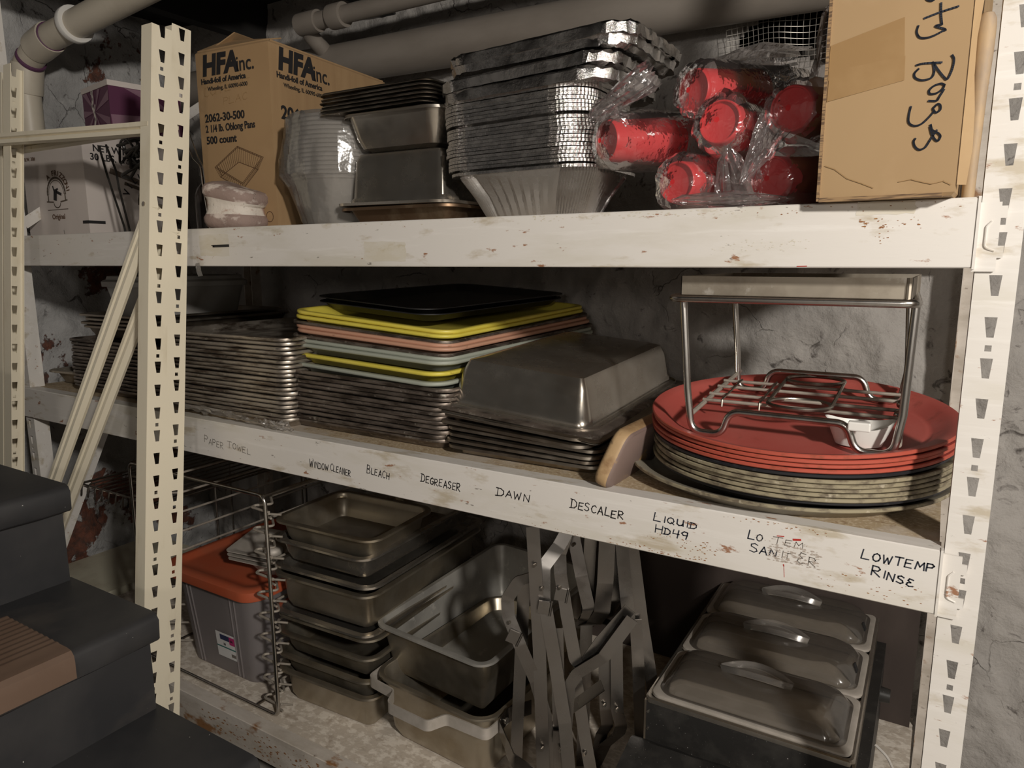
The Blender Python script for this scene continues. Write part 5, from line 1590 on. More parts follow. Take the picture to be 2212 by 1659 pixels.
for r, w in ((.044, .006), (.037, .002)):
    stroke(bm, [(cx + r * math.cos(a), cz + r * math.sin(a) * 1.05) for a in [PI * k / 16 for k in range(17)]], w, wf)
for x in (-.042, .042): stroke(bm, [(cx + x, cz), (cx + x, cz - 0.018)], .005, wf)
stroke(bm, [(cx - .05, cz - .02), (cx - .018, cz - .022)], .004, wf); stroke(bm, [(cx + .018, cz - .022), (cx + .05, cz - .018)], .004, wf)
stroke(bm, [(cx + .016 * math.cos(a), cz - .026 + .012 * math.sin(a)) for a in [PI + PI * k / 10 for k in range(11)]], .003, wf)
stroke(bm, [(cx - .05, 0.078), (cx + .05, 0.079)], .002, wf)
obj('printed_emblem', bm, 'ink_cup', wc, smooth=False)
bm = bmesh.new()
stroke(bm, [(cx - .008, cz - .012), (cx - .004, cz + .008)], .016, wf); stroke(bm, [(cx - .014, cz + .022), (cx - .008, cz + .004)], .005, wf); stroke(bm, [(cx + .002, cz + .006), (cx + .022, cz - .001)], .008, wf); stroke(bm, [(cx, cz + .012), (cx + .008, cz + .014)], .006, wf)
stroke(bm, [(cx + .018, 0.020), (cx + .022, 0.0)], .0014, wf)
box(bm, -0.024, 0.0015, -0.0032, -0.0020, 0.036, 0.044); box(bm, 0.0012, 0.0032, -0.0032, 0.046, 0.036, 0.044)
obj('printed_mark', bm, 'ink', wc, smooth=False)
bm = bmesh.new()
print_on(bm, 'NET WT. 30', 0.026, WS(0.03, 0.236), 0.0005)
print_on(bm, '30 LBS. (13.6 kg)', 0.026, WS(0.02, 0.212), 0.0005)
for k, ch in enumerate('VILLA'):
    a = math.radians(160 - k * 16)
    print_on(bm, ch, 0.028, WS(0.200 + .075 * math.cos(a), 0.100 + .075 * math.sin(a)) @ Matrix.Rotation(a - PI / 2, 4, 'Z'), 0.0005, 'CENTER')
obj('lettering', bm, 'ink', wc, smooth=False)
bm = bmesh.new()
def ws(u, v): return Vector((0.0010, u, v))
stroke(bm, [(0.08, 0.186), (0.26, 0.135)], .016, ws); stroke(bm, [(0.12, 0.155), (0.25, 0.120)], .010, ws)
stroke(bm, [(0.205 + .045 * math.cos(a), 0.100 + .055 * math.sin(a)) for a in [PI * k / 14 for k in range(15)]], .012, ws)
obj('printed_emblem', bm, 'ink_cup', wc, smooth=False)

pc = carton('cardboard_box', 'purple and lilac starburst carton lying on the white carton', 'box', (-2.050, 0.150, ZT + 0.2875), math.radians(-9), 0.185, 0.20, 0.132, 'box_purple')
bm = bmesh.new()
def pf(u, v): return Vector((u, -0.0010, v))
def ps(u, v): return Vector((0.0010, u, v))
cc = (-0.10, 0.06)
def ray(bm, fn, c, a0, a1, lim):
    def hit(a):
        dx, dy = math.cos(a), math.sin(a)
        t_ = 9
        if dx > 1e-6: t_ = min(t_, (lim[1] - c[0]) / dx)
        if dx < -1e-6: t_ = min(t_, (lim[0] - c[0]) / dx)
        if dy > 1e-6: t_ = min(t_, (lim[3] - c[1]) / dy)
        if dy < -1e-6: t_ = min(t_, (lim[2] - c[1]) / dy)
        return (c[0] + dx * t_, c[1] + dy * t_)
    p, q_ = hit(a0), hit(a1)
    bm.faces.new([bm.verts.new(fn(*c)), bm.verts.new(fn(*p)), bm.verts.new(fn(*q_))])
for k in range(9):
    a = 2 * PI * k / 9 + 0.2
    ray(bm, pf, cc, a, a + 0.24, (-0.184, -0.001, 0.001, 0.117))
    if 0.4 < (a % (2 * PI)) < 2.8 or 3.6 < (a % (2 * PI)) < 5.8: pass
c2 = (0.185, 0.055)
for k in range(9):
    a = 2 * PI * k / 9 + 0.42
    ray(bm, ps, c2, a, a + 0.22, (0.001, 0.199, 0.001, 0.117))
obj('printed_rays', bm, 'box_lilac', pc, smooth=False)
bm = bmesh.new()
def pf2(u, v): return Vector((u, -0.0015, v))
stroke(bm, [(-0.112, 0.118), (-0.108, 0.095), (-0.116, 0.078), (-0.106, 0.058), (-0.100, 0.040), (-0.112, 0.018)], .011, pf2)
stroke(bm, [(-0.112, 0.112), (-0.110, 0.120)], .015, pf2); stroke(bm, [(-0.104, 0.060), (-0.096, 0.078)], .005, pf2)
box(bm, -0.186, 0.0026, -0.0026, 0.202, 0.118, 0.1325)
obj('white_print', bm, 'box_white', pc, smooth=False)
t = thing('bent_wire', 'pair of thin black bent wires leaning on the white carton', 'wire', (-1.94, 0.062, ZT + 0.001))
for dx, kink in ((0.0, 0.0), (0.034, 0.012), ):
    for e in (0.0, 0.005):
        bm = bmesh.new()
        tube(bm, fillet([(-0.082 + dx + e, 0.03, 0.235), (-0.052 + dx + kink + e, 0.026, 0.165), (-0.030 + dx + e, 0.024, 0.118), (0.052 + dx * 0.6 + e, 0.0, 0.018), (0.055 + dx * 0.6 + e, 0.0, 0.0)], 0.03, 6), 0.0015, 6)
        obj('wire', bm, 'black_wire', t)
t = thing('wire_tangle', 'tangle of black wire hanging under the cream crossbar beside the cream posts', 'wire', (-1.838, 0.075, ZT + 0.17))
rgt = random.Random(5)
for k in range(6):
    bm = bmesh.new()
    pts = [(rgt.uniform(-.07, .07), rgt.uniform(-.015, .015), rgt.uniform(-.03, .07)) for _ in range(6)]
    tube(bm, fillet(pts, 0.03, 7), rgt.choice((0.003, 0.0042, 0.0018)), 7)
    obj('wire', bm, 'black_wire', t)
bm = bmesh.new(); tube(bm, fillet([(0.03, 0, 0.03), (0.035, 0, -0.16), (0.045, 0.0, -0.17)], 0.01), 0.0022, 6); obj('wire', bm, 'black_wire', t)
# ================================================================ bottom shelf
# ---------------- wire pan rack
RK0 = Vector((-1.64, 0.05, ZL))
rk = thing('wire_rack', 'chrome wire pan rack standing over the lidded plastic bin', 'wire rack', RK0)
def RP(x, y, z): return Vector((x, y, z)) - RK0
xr, xl = -1.380, -1.935
zb, ztp = ZL + 0.0055, 0.902
XS = -1.4665
for y, nm in ((0.042, 'front_frame'), (0.665, 'rear_frame')):
    bm = bmesh.new()
    tube(bm, fillet([RP(xl, y, zb), RP(xr, y, zb), RP(xr, y, ztp), RP(xl, y, ztp)], 0.022, 6, closed=True), 0.0048, 10, closed=True)
    obj(nm, bm, 'chrome', rk)
for x, z in ((XS, zb), (xl + .006, zb), (xr - 0.004, ztp), (xl + 0.004, ztp)):
    bm = bmesh.new(); tube(bm, [RP(x, 0.042, z), RP(x, 0.665, z)], 0.0040, 8)
    obj('side_rail', bm, 'wire', rk)
for k in range(10):
    z = 0.862 - 0.0565 * k
    for s, x in ((-1, xr), (1, xl)):
        bm = bmesh.new()
        pts = [RP(x + 0.006 * -s, 0.047, z), RP(x + s * 0.060, 0.050, z), RP(x + s * 0.064, 0.062, z), RP(x + s * 0.030, 0.088, z + 0.002), RP(x + s * 0.087, 0.13, z), RP(x + s * 0.087, 0.662, z)]
        tube(bm, fillet(pts, 0.008, 5), 0.0032, 8)
        pts = [RP(x + 0.006 * -s, 0.052, z - 0.017), RP(x + s * 0.022, 0.056, z - 0.017), RP(x + s * 0.024, 0.070, z - 0.017), RP(x + 0.006 * -s, 0.082, z - 0.017)]
        tube(bm, fillet(pts, 0.008, 5), 0.0028, 8)
        obj('pan_slide', bm, 'wire_dusty', rk)
# second rack farther left
gr = thing('wire_rack', 'dark wire grid rack behind the cream braces at the left end of the bottom shelf', 'wire rack', (-2.16, 0.12, ZL))
bm = bmesh.new()
zg = 0.43
for s in (0.0, 0.55):
    tube(bm, [(-0.20, s, zg), (0.20, s, zg)], 0.0035, 8)
for x in (-0.20, 0.20):
    tube(bm, [(x, 0.0, zg), (x, 0.55, zg)], 0.0035, 8)
    for y in (0.2, 0.55): tube(bm, [(x, y, 0.0035), (x, y, zg)], 0.0035, 8)
obj('frame', bm, 'wire', gr)
for k in range(11):
    x = -0.19 + 0.038 * k
    bm = bmesh.new()
    tube(bm, fillet([(x - 0.006, -0.004, zg - 0.032), (x + 0.008, -0.010, zg - 0.036), (x + 0.010, -0.008, zg - 0.012), (x, 0.002, zg + 0.005), (x, 0.548, zg + 0.005)], 0.010, 5), 0.0026, 8)
    obj('grid_wire', bm, 'wire', gr)
# ---------------- plastic bin
BX0 = Vector((-1.676, 0.276, ZL + 0.0005))
bn = thing('storage_bin', 'clear plastic storage bin with an orange lid inside the wire rack', 'storage bin', BX0)
bm = bmesh.new()
H = 0.290
prof = [(0.060, 0.0, .035), (0.051, 0.004, .04), (0.028, H - 0.035, .05), (0.022, H - 0.033, .05), (0.020, H, .05), (0.0225, H, .05), (0.0245, H - 0.031, .05), (0.0300, H - 0.037, .05), (0.053, 0.007, .04), (0.062, 0.003, .035)]
rect_shell(bm, 0.395, 0.44, 0.055, prof, 8)
obj('bin_body', bm, 'bin_clear', bn, angle=50)
for x in (-0.10, -0.085, 0.075, 0.092):
    bm = bmesh.new(); tube(bm, [(x * 0.93, -0.172, 0.010), (x * 1.05, -0.1955, H - 0.036)], 0.0022, 6)
    obj('bin_rib', bm, 'bin_clear', bn)
bm = bmesh.new()
prof = [(0.012, H - 0.022, .05), (0.001, H - 0.022, .055), (0.0, H - 0.018, .056), (0.002, H + 0.002, .055), (0.010, H + 0.007, .05), (0.030, H + 0.007, .04), (0.040, H - 0.002, .035), (0.06, H - 0.002, .03)]
rect_shell(bm, 0.398, 0.443, 0.058, prof, 8)
obj('bin_lid', bm, 'bin_lid', bn, angle=45)
# product label on the front
def lab_pt(u, v): 
    t_ = v / H
    return Vector((u, -0.2215 + 0.0545 * 0 + lerp(0.0510, 0.0265, t_) - 0.0012 + 0.0015, v))
def lab_quad(name, q4, mat, off):
    bm = bmesh.new(); bm.faces.new([bm.verts.new(lab_pt(*p) + Vector((0, -off, 0))) for p in q4]); obj(name, bm, mat, bn, smooth=False)
sk = 0.10
def LQ(u0, u1, v0, v1): return [(u0, v0), (u1, v0), (u1, v1), (u0, v1)]
lab_quad('label', LQ(-0.010, 0.072, 0.052, 0.128), 'label_white', 0.0012)
lab_quad('label_print', LQ(0.008, 0.046, 0.106, 0.122), 'label_navy', 0.0017)
lab_quad('label_print', LQ(0.046, 0.068, 0.098, 0.122), 'label_magenta', 0.0017)
lab_quad('label_print', LQ(-0.009, 0.071, 0.082, 0.086), 'label_teal', 0.0017)
lab_quad('label_print', LQ(0.048, 0.066, 0.060, 0.070), 'ink_faint', 0.0017)
bm = bmesh.new()
for tx, s, u, v in (('EA', 0.010, 0.050, 0.107), ('33', 0.010, 0.020, 0.091)):
    print_on(bm, tx, s, basis(lab_pt(u, v) + Vector((0, -0.0020, 0)), (1, 0, 0), (0, -0.15, 1)), 0.0001)
obj('label_lettering', bm, 'ink', bn, smooth=False)
# ---------------- dusty small pans on the bin lid
bm = bmesh.new(); lathe(bm, [(0.035, 0.0), (0.050, 0.004), (0.068, 0.028), (0.072, 0.044), (0.070, 0.044), (0.065, 0.028), (0.048, 0.006), (0.03, 0.003)], 40)
bl = put('mixing_bowl', bm, 'steel_dusty', (-1.545, 0.205, ZL + H + 0.0085), (0, 0, 0), 'small dusty metal bowl on the orange bin lid, holding the square pans', 'bowl')
for k in range(3):
    bm = bmesh.new()
    rect_shell(bm, 0.165, 0.165, 0.012, [(0.05, 0.002, .01), (0.03, 0.0, .012), (0.016, 0.014, .012), (0.0, 0.016, .012), (0.0, 0.018, .012), (0.017, 0.0165, .012), (0.032, 0.003, .012), (0.052, 0.0035, .01)], 4)
    put('square_pan', bm, 'steel_dusty', (-1.562 - 0.006 * k, 0.200, ZL + H + 0.0390 + 0.0105 * k), (math.radians(2), math.radians(3 + 2 * k), math.radians(12 + 5 * k)), ('lowest dusty square pan resting on the small bowl', 'middle dusty square pan resting on the small bowl', 'uppermost dusty square pan, with a ladle lying in it')[k], 'pan', 'dusty square pans on the bin')
t = thing('ladle', 'dusty metal ladle lying in the uppermost square pan', 'ladle', (-1.535, 0.185, ZL + H + 0.069))
bm = bmesh.new(); bmesh.ops.create_uvsphere(bm, u_segments=20, v_segments=12, radius=0.026)
for v in bm.verts: v.co.z *= 0.7
obj('ladle_bowl', bm, 'steel_dusty', t)
bm = bmesh.new(); strap(bm, fillet([(-0.02, 0.01, 0.006), (-0.05, 0.045, 0.016), (-0.075, 0.09, 0.010)], 0.02), 0.012, 0.003, (0.8, 0.5, 0))
obj('ladle_handle', bm, 'steel_dusty', t)

# ---------------- steel pan stack
QX, QY, QR = -1.293, 0.360, math.radians(2.4)
SPEC = [(0.327, 0.529, 0.098, 0.0, 'steel_bronze', 'deep steel pan at the bottom of the pan stack beside the wire rack'),
        (0.327, 0.529, 0.065, 0.0755, 'steel_bronze', 'second pan from the bottom of the stack beside the wire rack'),
        (0.327, 0.529, 0.065, 0.1360, 'steel_bronze', 'third pan from the bottom of the stack beside the wire rack'),
        (0.327, 0.529, 0.022, 0.2260, 'steel_bronze', 'lower shallow lid pan between the deep pans of the stack beside the wire rack'),
        (0.327, 0.529, 0.022, 0.2385, 'steel', 'upper shallow lid pan between the deep pans of the stack beside the wire rack'),
        (0.327, 0.529, 0.100, 0.2600, 'steel_bronze', 'tall pan in the upper half of the stack beside the wire rack'),
        (0.327, 0.529, 0.020, 0.3605, 'steel', 'thin dusty lid pan under the two uppermost pans of the stack'),
        (0.318, 0.515, 0.065, 0.3820, 'steel', 'bright full length pan, second from the top of the stack beside the wire rack')]
for k, (W, D, H_p, dz, mt, lab) in enumerate(SPEC):
    z0 = ZL + 0.0005 + dz
    bm = hotel_pan(W=W, D=D, H=H_p, rb=min(0.024, H_p * .4), step=H_p > 0.05, n=7)
    put('steam_table_pan', bm, mt, (QX + rg.uniform(-.003, .003), QY + rg.uniform(-.003, .003), z0), (0, 0, QR + math.radians(rg.uniform(-.6, .6))), lab, 'pan', 'pans in the stack beside the wire rack')
put('steam_table_pan', hotel_pan(W=0.325, D=0.268, H=0.066, n=7), 'steel_bronze', (QX + 0.010, 0.238, ZL + 0.0005 + 0.4300), (0, math.radians(0.6), QR + math.radians(1.5)), 'half length steel pan on top of the stack beside the wire rack', 'pan', 'pans in the stack beside the wire rack')
# stock pot behind
t = thing('stock_pot', 'round steel stock pot at the back, behind the pan stack', 'pot', (-1.515, 0.735, ZL + 0.0005))
bm = bmesh.new(); lathe(bm, [(0.13, 0), (0.152, 0.004), (0.157, 0.02), (0.157, 0.335), (0.163, 0.337), (0.163, 0.345), (0.158, 0.346), (0.154, 0.338), (0.154, 0.02), (0.13, 0.006)], 64)
obj('pot_body', bm, 'steel', t)
bm = bmesh.new(); lathe(bm, [(0.155, 0.0), (0.166, 0.0), (0.166, 0.006), (0.10, 0.020), (0.02, 0.024)], 64); xform(bm, Matrix.Translation((0, 0, 0.347)))
obj('pot_lid', bm, 'steel', t)

# ---------------- roasting pan in a handled pan
t = thing('handled_pan', 'deep steel roasting pan with a flat strap handle, under the tilted pan', 'roasting pan', (-0.940, 0.345, ZL + 0.0005), (0, 0, math.radians(-3.6)))
HP = 0.172
bm = hotel_pan(W=0.345, D=0.50, H=HP, R=0.055, rim=0.012, taper=0.018, rb=0.034, n=8, step=False)
obj('pan_body', bm, 'steel_bronze', t, angle=45)
bm = bmesh.new()
w2, d2 = 0.345 / 2 - 0.004, 0.25 - 0.004
pts = [(-w2 - 0.012, -d2 + 0.10, HP - 0.018), (-w2 - 0.006, -d2 - 0.006, HP - 0.020), (-0.085, -d2 - 0.012, HP - 0.020), (-0.068, -d2 - 0.052, HP - 0.022), (0.050, -d2 - 0.052, HP - 0.022), (0.070, -d2 - 0.012, HP - 0.020), (w2 + 0.006, -d2 - 0.006, HP - 0.020), (w2 + 0.010, -d2 + 0.12, HP - 0.018)]
strap(bm, fillet(pts, 0.018, 6), 0.026, 0.0035, (0, 0, 1))
obj('strap_handle', bm, 'steel_dusty', t, angle=30)
for x, y in ((w2 + 0.009, -d2 + 0.055),):
    bm = bmesh.new(); tube(bm, [(x, y, HP - 0.018), (x + 0.006, y, HP - 0.018)], [0.009, 0.007], 14); obj('rivet', bm, 'steel', t)
rp_ = hotel_pan(W=0.345, D=0.535, H=0.150, R=0.042, rim=0.013, taper=0.020, rb=0.03, n=8, step=False)
for f in rp_.faces:
    c = f.calc_center_median(); f.normal_update()
    if f.normal.dot(Vector((c.x, c.y, (c.z - 0.09) * 2.0))) < 0 or c.z > 0.1465: f.material_index = 1
put('roasting_pan', rp_, ['steel_bronze', 'pan_matte'], (-0.982, 0.420, ZL + 0.128), (math.radians(2.6), math.radians(1.2), math.radians(-2.6)), 'long aged roasting pan tilted in the handled pan, open and empty', 'roasting pan')

# ---------------- folded strap stands
def stand(label, straps, pivots=()):
    p0 = straps[0][1][0]
    b = Vector((p0[0], p0[1], ZL))
    r = thing('folding_stand', label, 'folding stand', b, (0, 0, 0), 'folded steel strap stands')
    for nm, pts, w, wd in straps:
        bm = bmesh.new()
        strap(bm, fillet([Vector(p) - b for p in pts], 0.022, 6), w, 0.0022, wd)
        obj(nm, bm, 'strap_steel', r, angle=30)
    for (x, y, z) in pivots:
        bm = bmesh.new(); tube(bm, [Vector((x, y - 0.006, z)) - b, Vector((x, y + 0.003, z)) - b], 0.0035, 10); obj('rivet', bm, 'steel', r)
    return r
def clip(r, x, y, z, ang=0.0):
    b = Vector(r.location)
    bm = bmesh.new()
    m4 = TR(Vector((x, y, z)) - b, (0, ang, math.radians(30)))
    box(bm, -0.0128, 0.0128, -0.0022, 0.0022, -0.013, 0.013, mat4=m4)
    tube(bm, [m4 @ Vector((0.0125, -0.002, -0.015)), m4 @ Vector((0.0125, -0.002, 0.015))], 0.0026, 8)
    obj('clip', bm, 'strap_steel', r, smooth=False)
WD = (0.86, 0.5, 0.06)
WV = (0.3, 0.5, 0.8)
zf = ZL + 0.001
s = stand('folded strap stand nearest the roasting pan, with a curved arm', [
    ('leg', [(-0.731, 0.15, 0.80), (-0.745, 0.145, 0.46), (-0.750, 0.145, zf)], 0.0255, WD),
    ('curved_arm', [(-0.688, 0.13, 0.834), (-0.722, 0.115, 0.820), (-0.744, 0.105, 0.780), (-0.738, 0.10, 0.745), (-0.711, 0.10, 0.69), (-0.683, 0.115, 0.613), (-0.668, 0.13, 0.53), (-0.66, 0.14, zf)], 0.0255, WD),
    ('leg', [(-0.716, 0.19, 0.84), (-0.706, 0.185, 0.46), (-0.700, 0.18, zf)], 0.0250, (0.5, 0.86, 0)),
    ('floor_band', [(-0.742, 0.20, 0.485), (-0.772, 0.15, 0.485), (-0.772, 0.115, 0.478), (-0.735, 0.085, 0.470), (-0.712, 0.072, 0.452), (-0.650, 0.060, 0.446), (-0.60, 0.055, 0.440)], 0.034, (0, 0, 1))],
    [(-0.735, 0.098, 0.735)])
clip(s, -0.7225, 0.094, 0.708, 0.42)
s = stand('folded strap stand with two straight legs, second from the roasting pan', [
    ('leg', [(-0.697, 0.125, 0.935), (-0.689, 0.122, 0.84), (-0.678, 0.12, 0.684), (-0.670, 0.118, 0.502), (-0.664, 0.118, zf)], 0.0262, WD),
    ('curved_arm', [(-0.645, 0.20, 0.935), (-0.662, 0.17, 0.886), (-0.680, 0.14, 0.850), (-0.674, 0.13, 0.79), (-0.652, 0.128, 0.687), (-0.622, 0.126, 0.534), (-0.600, 0.126, zf)], 0.0262, WD),
    ('leg', [(-0.655, 0.150, 0.72), (-0.645, 0.146, 0.50), (-0.638, 0.145, zf)], 0.0262, WD),
    ('cross_strap', [(-0.72, 0.19, 0.42), (-0.64, 0.165, 0.53), (-0.57, 0.19, 0.60)], 0.024, WV)],
    [(-0.6875, 0.117, 0.86), (-0.6655, 0.112, 0.47), (-0.676, 0.126, 0.81), (-0.637, 0.14, 0.46)])
clip(s, -0.667, 0.120, 0.775, 0.15); clip(s, -0.6415, 0.138, 0.49, 0.06)
s = stand('folded strap stand with an arched foot, in the middle of the strap stands', [
    ('leg', [(-0.654, 0.185, 0.905), (-0.664, 0.178, 0.866), (-0.659, 0.172, 0.827), (-0.642, 0.17, 0.741), (-0.622, 0.17, 0.648), (-0.606, 0.178, 0.640), (-0.579, 0.20, 0.690), (-0.533, 0.235, 0.757)], 0.0255, WD),
    ('arched_arm', [(-0.636, 0.150, zf), (-0.632, 0.150, 0.50), (-0.626, 0.150, 0.60), (-0.612, 0.158, 0.630), (-0.565, 0.182, 0.668), (-0.520, 0.215, 0.748)], 0.0255, WD),
    ('leg', [(-0.640, 0.205, 0.600), (-0.614, 0.20, 0.471), (-0.580, 0.195, zf)], 0.0255, WD)], [(-0.6575, 0.166, 0.80), (-0.607, 0.192, 0.43)])
clip(s, -0.655, 0.168, 0.785, 0.18)
s = stand('folded strap stand with bent arms, behind the arched one', [
    ('bent_arm', [(-0.678, 0.262, 0.885), (-0.650, 0.252, 0.792), (-0.630, 0.25, 0.722), (-0.640, 0.255, 0.694), (-0.700, 0.275, 0.645)], 0.0265, WD),
    ('leg', [(-0.644, 0.285, 0.895), (-0.648, 0.280, 0.765), (-0.655, 0.28, zf)], 0.0265, WD),
    ('bent_arm', [(-0.597, 0.31, 0.87), (-0.594, 0.302, 0.728), (-0.612, 0.305, 0.690), (-0.680, 0.33, 0.628)], 0.0265, WD),
    ('leg', [(-0.592, 0.243, 0.665), (-0.583, 0.24, 0.512), (-0.583, 0.25, 0.468), (-0.604, 0.27, 0.428), (-0.63, 0.29, zf)], 0.0255, WD)], [(-0.668, 0.25, 0.86), (-0.5835, 0.234, 0.525)])
s = stand('folded strap stand at the right of the group, nearest the buffet server', [
    ('wide_leg', [(-0.602, 0.275, 0.90), (-0.600, 0.262, 0.785), (-0.606, 0.262, 0.718), (-0.628, 0.270, 0.682), (-0.69, 0.30, 0.640)], 0.034, WD),
    ('bent_arm', [(-0.578, 0.285, 0.90), (-0.556, 0.272, 0.761), (-0.548, 0.272, 0.706), (-0.585, 0.285, 0.683), (-0.64, 0.31, 0.672)], 0.0265, WD),
    ('leg', [(-0.572, 0.325, 0.885), (-0.538, 0.32, 0.688), (-0.512, 0.318, 0.562), (-0.470, 0.315, zf)], 0.0260, WD),
    ('leg', [(-0.566, 0.248, 0.670), (-0.557, 0.24, 0.518), (-0.549, 0.245, 0.481), (-0.558, 0.255, 0.455), (-0.60, 0.28, 0.395), (-0.63, 0.30, zf)], 0.0255, WD),
    ('leg', [(-0.545, 0.300, 0.70), (-0.532, 0.29, 0.60), (-0.515, 0.29, zf)], 0.0255, WD)], [(-0.555, 0.235, 0.525)])

# ---------------- buffet server
CX, CY, CZ, CR = -0.302, 0.528, 0.585, math.radians(0.6)
CW, CD = 0.384, 0.612
bs_ = thing('buffet_server', 'black and steel electric buffet server with three lidded compartments', 'buffet server', (CX, CY, ZL + 0.001), (0, 0, CR))
HZ = CZ - ZL - 0.001
bm = bmesh.new()
box(bm, -CW / 2, CW / 2, -CD / 2 + 0.001, -CD / 2 + 0.004, 0.10, HZ - 0.008)
obj('front_panel', bm, 'black_paint', bs_, smooth=False)
bm = bmesh.new()
box(bm, -CW / 2 + 0.004, CW / 2 - 0.004, -CD / 2 + 0.004, CD / 2 - 0.004, 0.02, HZ - 0.012)
obj('housing', bm, 'black_paint', bs_, smooth=False)
bm = bmesh.new()
for s in (-1, 1):
    box(bm, min(s * CW / 2, s * (CW / 2 - 0.004)), max(s * CW / 2, s * (CW / 2 - 0.004)), -CD / 2, CD / 2, 0.10, HZ - 0.006)
obj('side_panel', bm, 'steel_dark', bs_, smooth=False)
for x in (-CW / 2 + 0.03, CW / 2 - 0.03):
    for y in (-CD / 2 + 0.03, CD / 2 - 0.03):
        bm = bmesh.new(); lathe(bm, [(0.012, 0), (0.015, 0.002), (0.015, 0.02)], 16); xform(bm, Matrix.Translation((x, y, 0))); obj('foot', bm, 'black_paint', bs_)
for zz in (HZ - 0.030, HZ - 0.068):
    bm = bmesh.new(); tube(bm, [(-CW / 2 + 0.008, -CD / 2 + 0.002, zz), (-CW / 2 + 0.008, -CD / 2 - 0.0015, zz)], 0.0028, 10)
    obj('screw', bm, 'steel', bs_)
# top frame ring
bm = bmesh.new()
prof = [(0.0, HZ - 0.010, .012), (0.0, HZ - 0.001, .012), (0.003, HZ, .012), (0.008, HZ, .010), (0.009, HZ - 0.006, .01)]
rect_shell(bm, CW, CD, 0.012, prof, 4)
obj('top_frame', bm, 'steel', bs_, smooth=False)
bm = bmesh.new()
box(bm, CW / 2, CW / 2 + 0.020, -CD / 2 + 0.02, CD / 2 - 0.05, 0.02, HZ - 0.045)
obj('control_box', bm, 'black_paint', bs_, smooth=False)
bm = bmesh.new(); tube(bm, [(CW / 2 + 0.020, 0.10, HZ - 0.09), (CW / 2 + 0.040, 0.10, HZ - 0.09)], [0.017, 0.015], 20)
obj('dial', bm, 'black_paint', bs_)
PDY = (CD - 0.018) / 3
for k in range(3):
    y = -CD / 2 + 0.009 + PDY * (k + 0.5)
    W, D, R = CW - 0.014, PDY - 0.003, 0.034
    bm = bmesh.new()
    a = 0.020
    prof = [(0.0, HZ - 0.002, R * .6), (0.0005, HZ + 0.003, R * .6), (0.003, HZ + 0.0045, R * .6), (a - 0.005, HZ + 0.0035, R), (a, HZ + 0.001, R), (a + 0.006, HZ - 0.05, R), (a + 0.02, HZ - 0.06, R)]
    rect_shell(bm, W, D, R, prof, 6, mis=[0, 0, 0, 0, 1, 1])  # inner faces take darker steel: shade inside the pan put into the colour
    xform(bm, Matrix.Translation((0, y, 0)))
    obj('food_pan', bm, ['steel_dusty', 'steel_dark'], bs_, angle=40)
    # clear domed lid with a moulded grip
    nm = ('clear plastic lid on the front compartment of the buffet server', 'clear plastic lid on the middle compartment of the buffet server', 'clear plastic lid on the rear compartment of the buffet server')[k]
    wl = Matrix.Rotation(CR, 4, 'Z') @ Vector((0, y, 0))
    t = thing('pan_lid', nm, 'lid', (CX + wl.x, CY + wl.y, CZ + 0.0050), (0, 0, CR), 'clear lids on the buffet server')
    bm = bmesh.new()
    W2, D2, R2 = W - 0.022, D - 0.018, 0.034
    hz = 0.038
    prof = [(0.0, -0.001, R2), (0.0, 0.0015, R2), (0.006, 0.003, R2 - .004), (0.009, 0.010, R2 - .004), (0.018, 0.024, R2), (0.034, 0.034, R2), (0.055, hz, R2 * .8)]
    rings = [rr(W2 / 2 - p[0], D2 / 2 - p[0] * 0.9, p[2], p[1], 9) for p in prof]
    loft(bm, rings, cap0=False)
    obj('lid_dome', bm, 'lid_clear', t, angle=50)
    bm = bmesh.new()
    # leaf-shaped grip: two thin rims and a channel
    for s in (-1, 1):
        pts = [(x, s * (0.017 * (1 - (x / 0.068) ** 2)) + s * 0.003, hz + 0.002 + 0.013 * (1 - (x / 0.070) ** 2)) for x in [(-0.068 + 0.136 * i / 20) for i in range(21)]]
        strap(bm, pts, 0.014, 0.0022, (0, 0.12 * s, 1))
    rings = []
    for i in range(17):
        x = -0.062 + 0.124 * i / 16
        h = 0.012 * (1 - (x / 0.066) ** 2)
        w = 0.015 * (1 - (x / 0.066) ** 2) + 0.001
        rings.append([Vector((x, -w, hz + h)), Vector((x, 0, hz + h * 0.35)), Vector((x, w, hz + h))])
    loft(bm, rings, cap0=False, cap1=False, closed=False)
    obj('lid_grip', bm, 'lid_grip', t, angle=60)
    if k:
        bm = bmesh.new()
        for i, (u, v) in enumerate(((0, 0), (0.003, 0.010), (0.001, 0.022), (-0.002, 0.030))): pass
        pts = [(W2 / 2 - 0.0075, -0.020, 0.006), (W2 / 2 - 0.0065, -0.004, 0.0055), (W2 / 2 - 0.0125, 0.002, 0.018), (W2 / 2 - 0.0145, -0.012, 0.021)]
        rings = [[Vector(p) for p in pts], [Vector(p) + Vector((0.0022, 0, 0.0006)) for p in pts]]
        loft(bm, rings)
        obj('spoon_notch', bm, 'hole_dark', t, smooth=False)
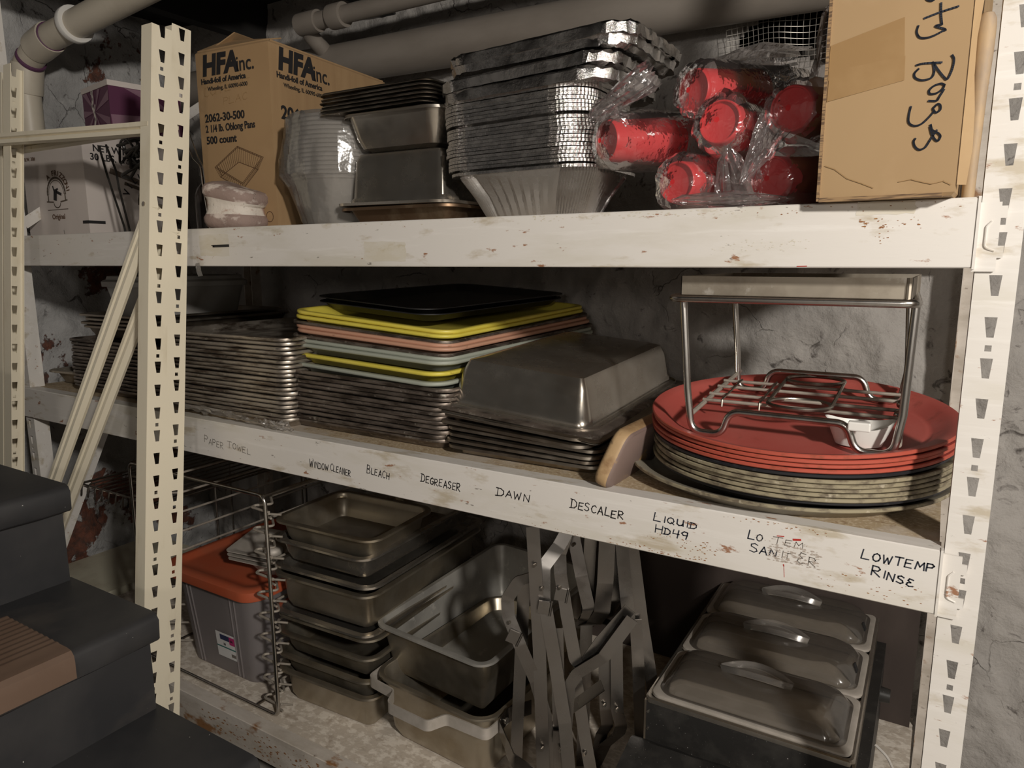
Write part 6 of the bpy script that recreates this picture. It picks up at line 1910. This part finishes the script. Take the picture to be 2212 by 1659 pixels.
# cord at the back right
bm = bmesh.new()
c0 = Vector((CX + CW / 2 + 0.012, CY - 0.02, ZL + 0.15))
tube(bm, fillet([(0.012, -0.05, 0.01), (0.035, -0.06, 0.0), (0.062, -0.05, -0.06), (0.068, -0.04, -0.165)], 0.04, 8), 0.0028, 8)
tag(obj('power_cord', bm, 'cord_white', loc=c0), 'pale power cord hanging at the right side of the buffet server', 'cord')
bm = bmesh.new()
for dx, dy in ((0, 0), (0.010, 0.03), (0.004, 0.06)):
    tube(bm, fillet([(dx, dy, 0.0), (dx + 0.006, dy, 0.08), (dx + 0.002, dy + .01, 0.16)], 0.03, 5), 0.0022, 8)
tag(obj('wire_bundle', bm, 'cord_white', loc=(CX + CW / 2 + 0.027, 0.275, ZL + 0.002)), 'pale wires standing between the buffet server and the right post', 'wire')
# black plank and the blocks it lies on
bm = bmesh.new()
rgp = random.Random(3)
rings = []
for k in range(15):
    x = -0.21 + 0.42 * k / 14
    j = lambda: rgp.uniform(-.0012, .0012)
    dz = -0.006 * math.sin(k / 14 * PI * 2)
    rings.append([Vector((x, -0.045 + j(), -0.021 + dz * .4)), Vector((x, 0.042 + j(), -0.021 + dz * .4)), Vector((x, 0.044 + j(), 0.017 + j())), Vector((x, 0.03, 0.022 + j())), Vector((x, -0.02 + j(), 0.014 + dz + j())), Vector((x, -0.046 + j(), 0.008 + dz + j()))])
loft(bm, rings)
tag(obj('plank', bm, 'black_paint', loc=(-0.290, 0.150, 0.498), rot=(0, math.radians(0), math.radians(1.5)), smooth=True, angle=35), 'rough black painted plank in front of the buffet server', 'plank')
for k, (x, y) in enumerate(((-0.455, 0.152), (-0.375, 0.152), (-0.14, 0.155))):
    bm = bmesh.new(); box(bm, -0.024, 0.024, -0.03, 0.03, 0, 0.153)
    tag(obj('wooden_block', bm, 'wood_light', loc=(x, y, ZL + 0.0005), smooth=False, bevel=0.003), ('wooden block under the left end of the black plank', 'second wooden block from the left under the black plank', 'wooden block under the right end of the black plank')[k], 'block', 'wooden blocks under the plank')
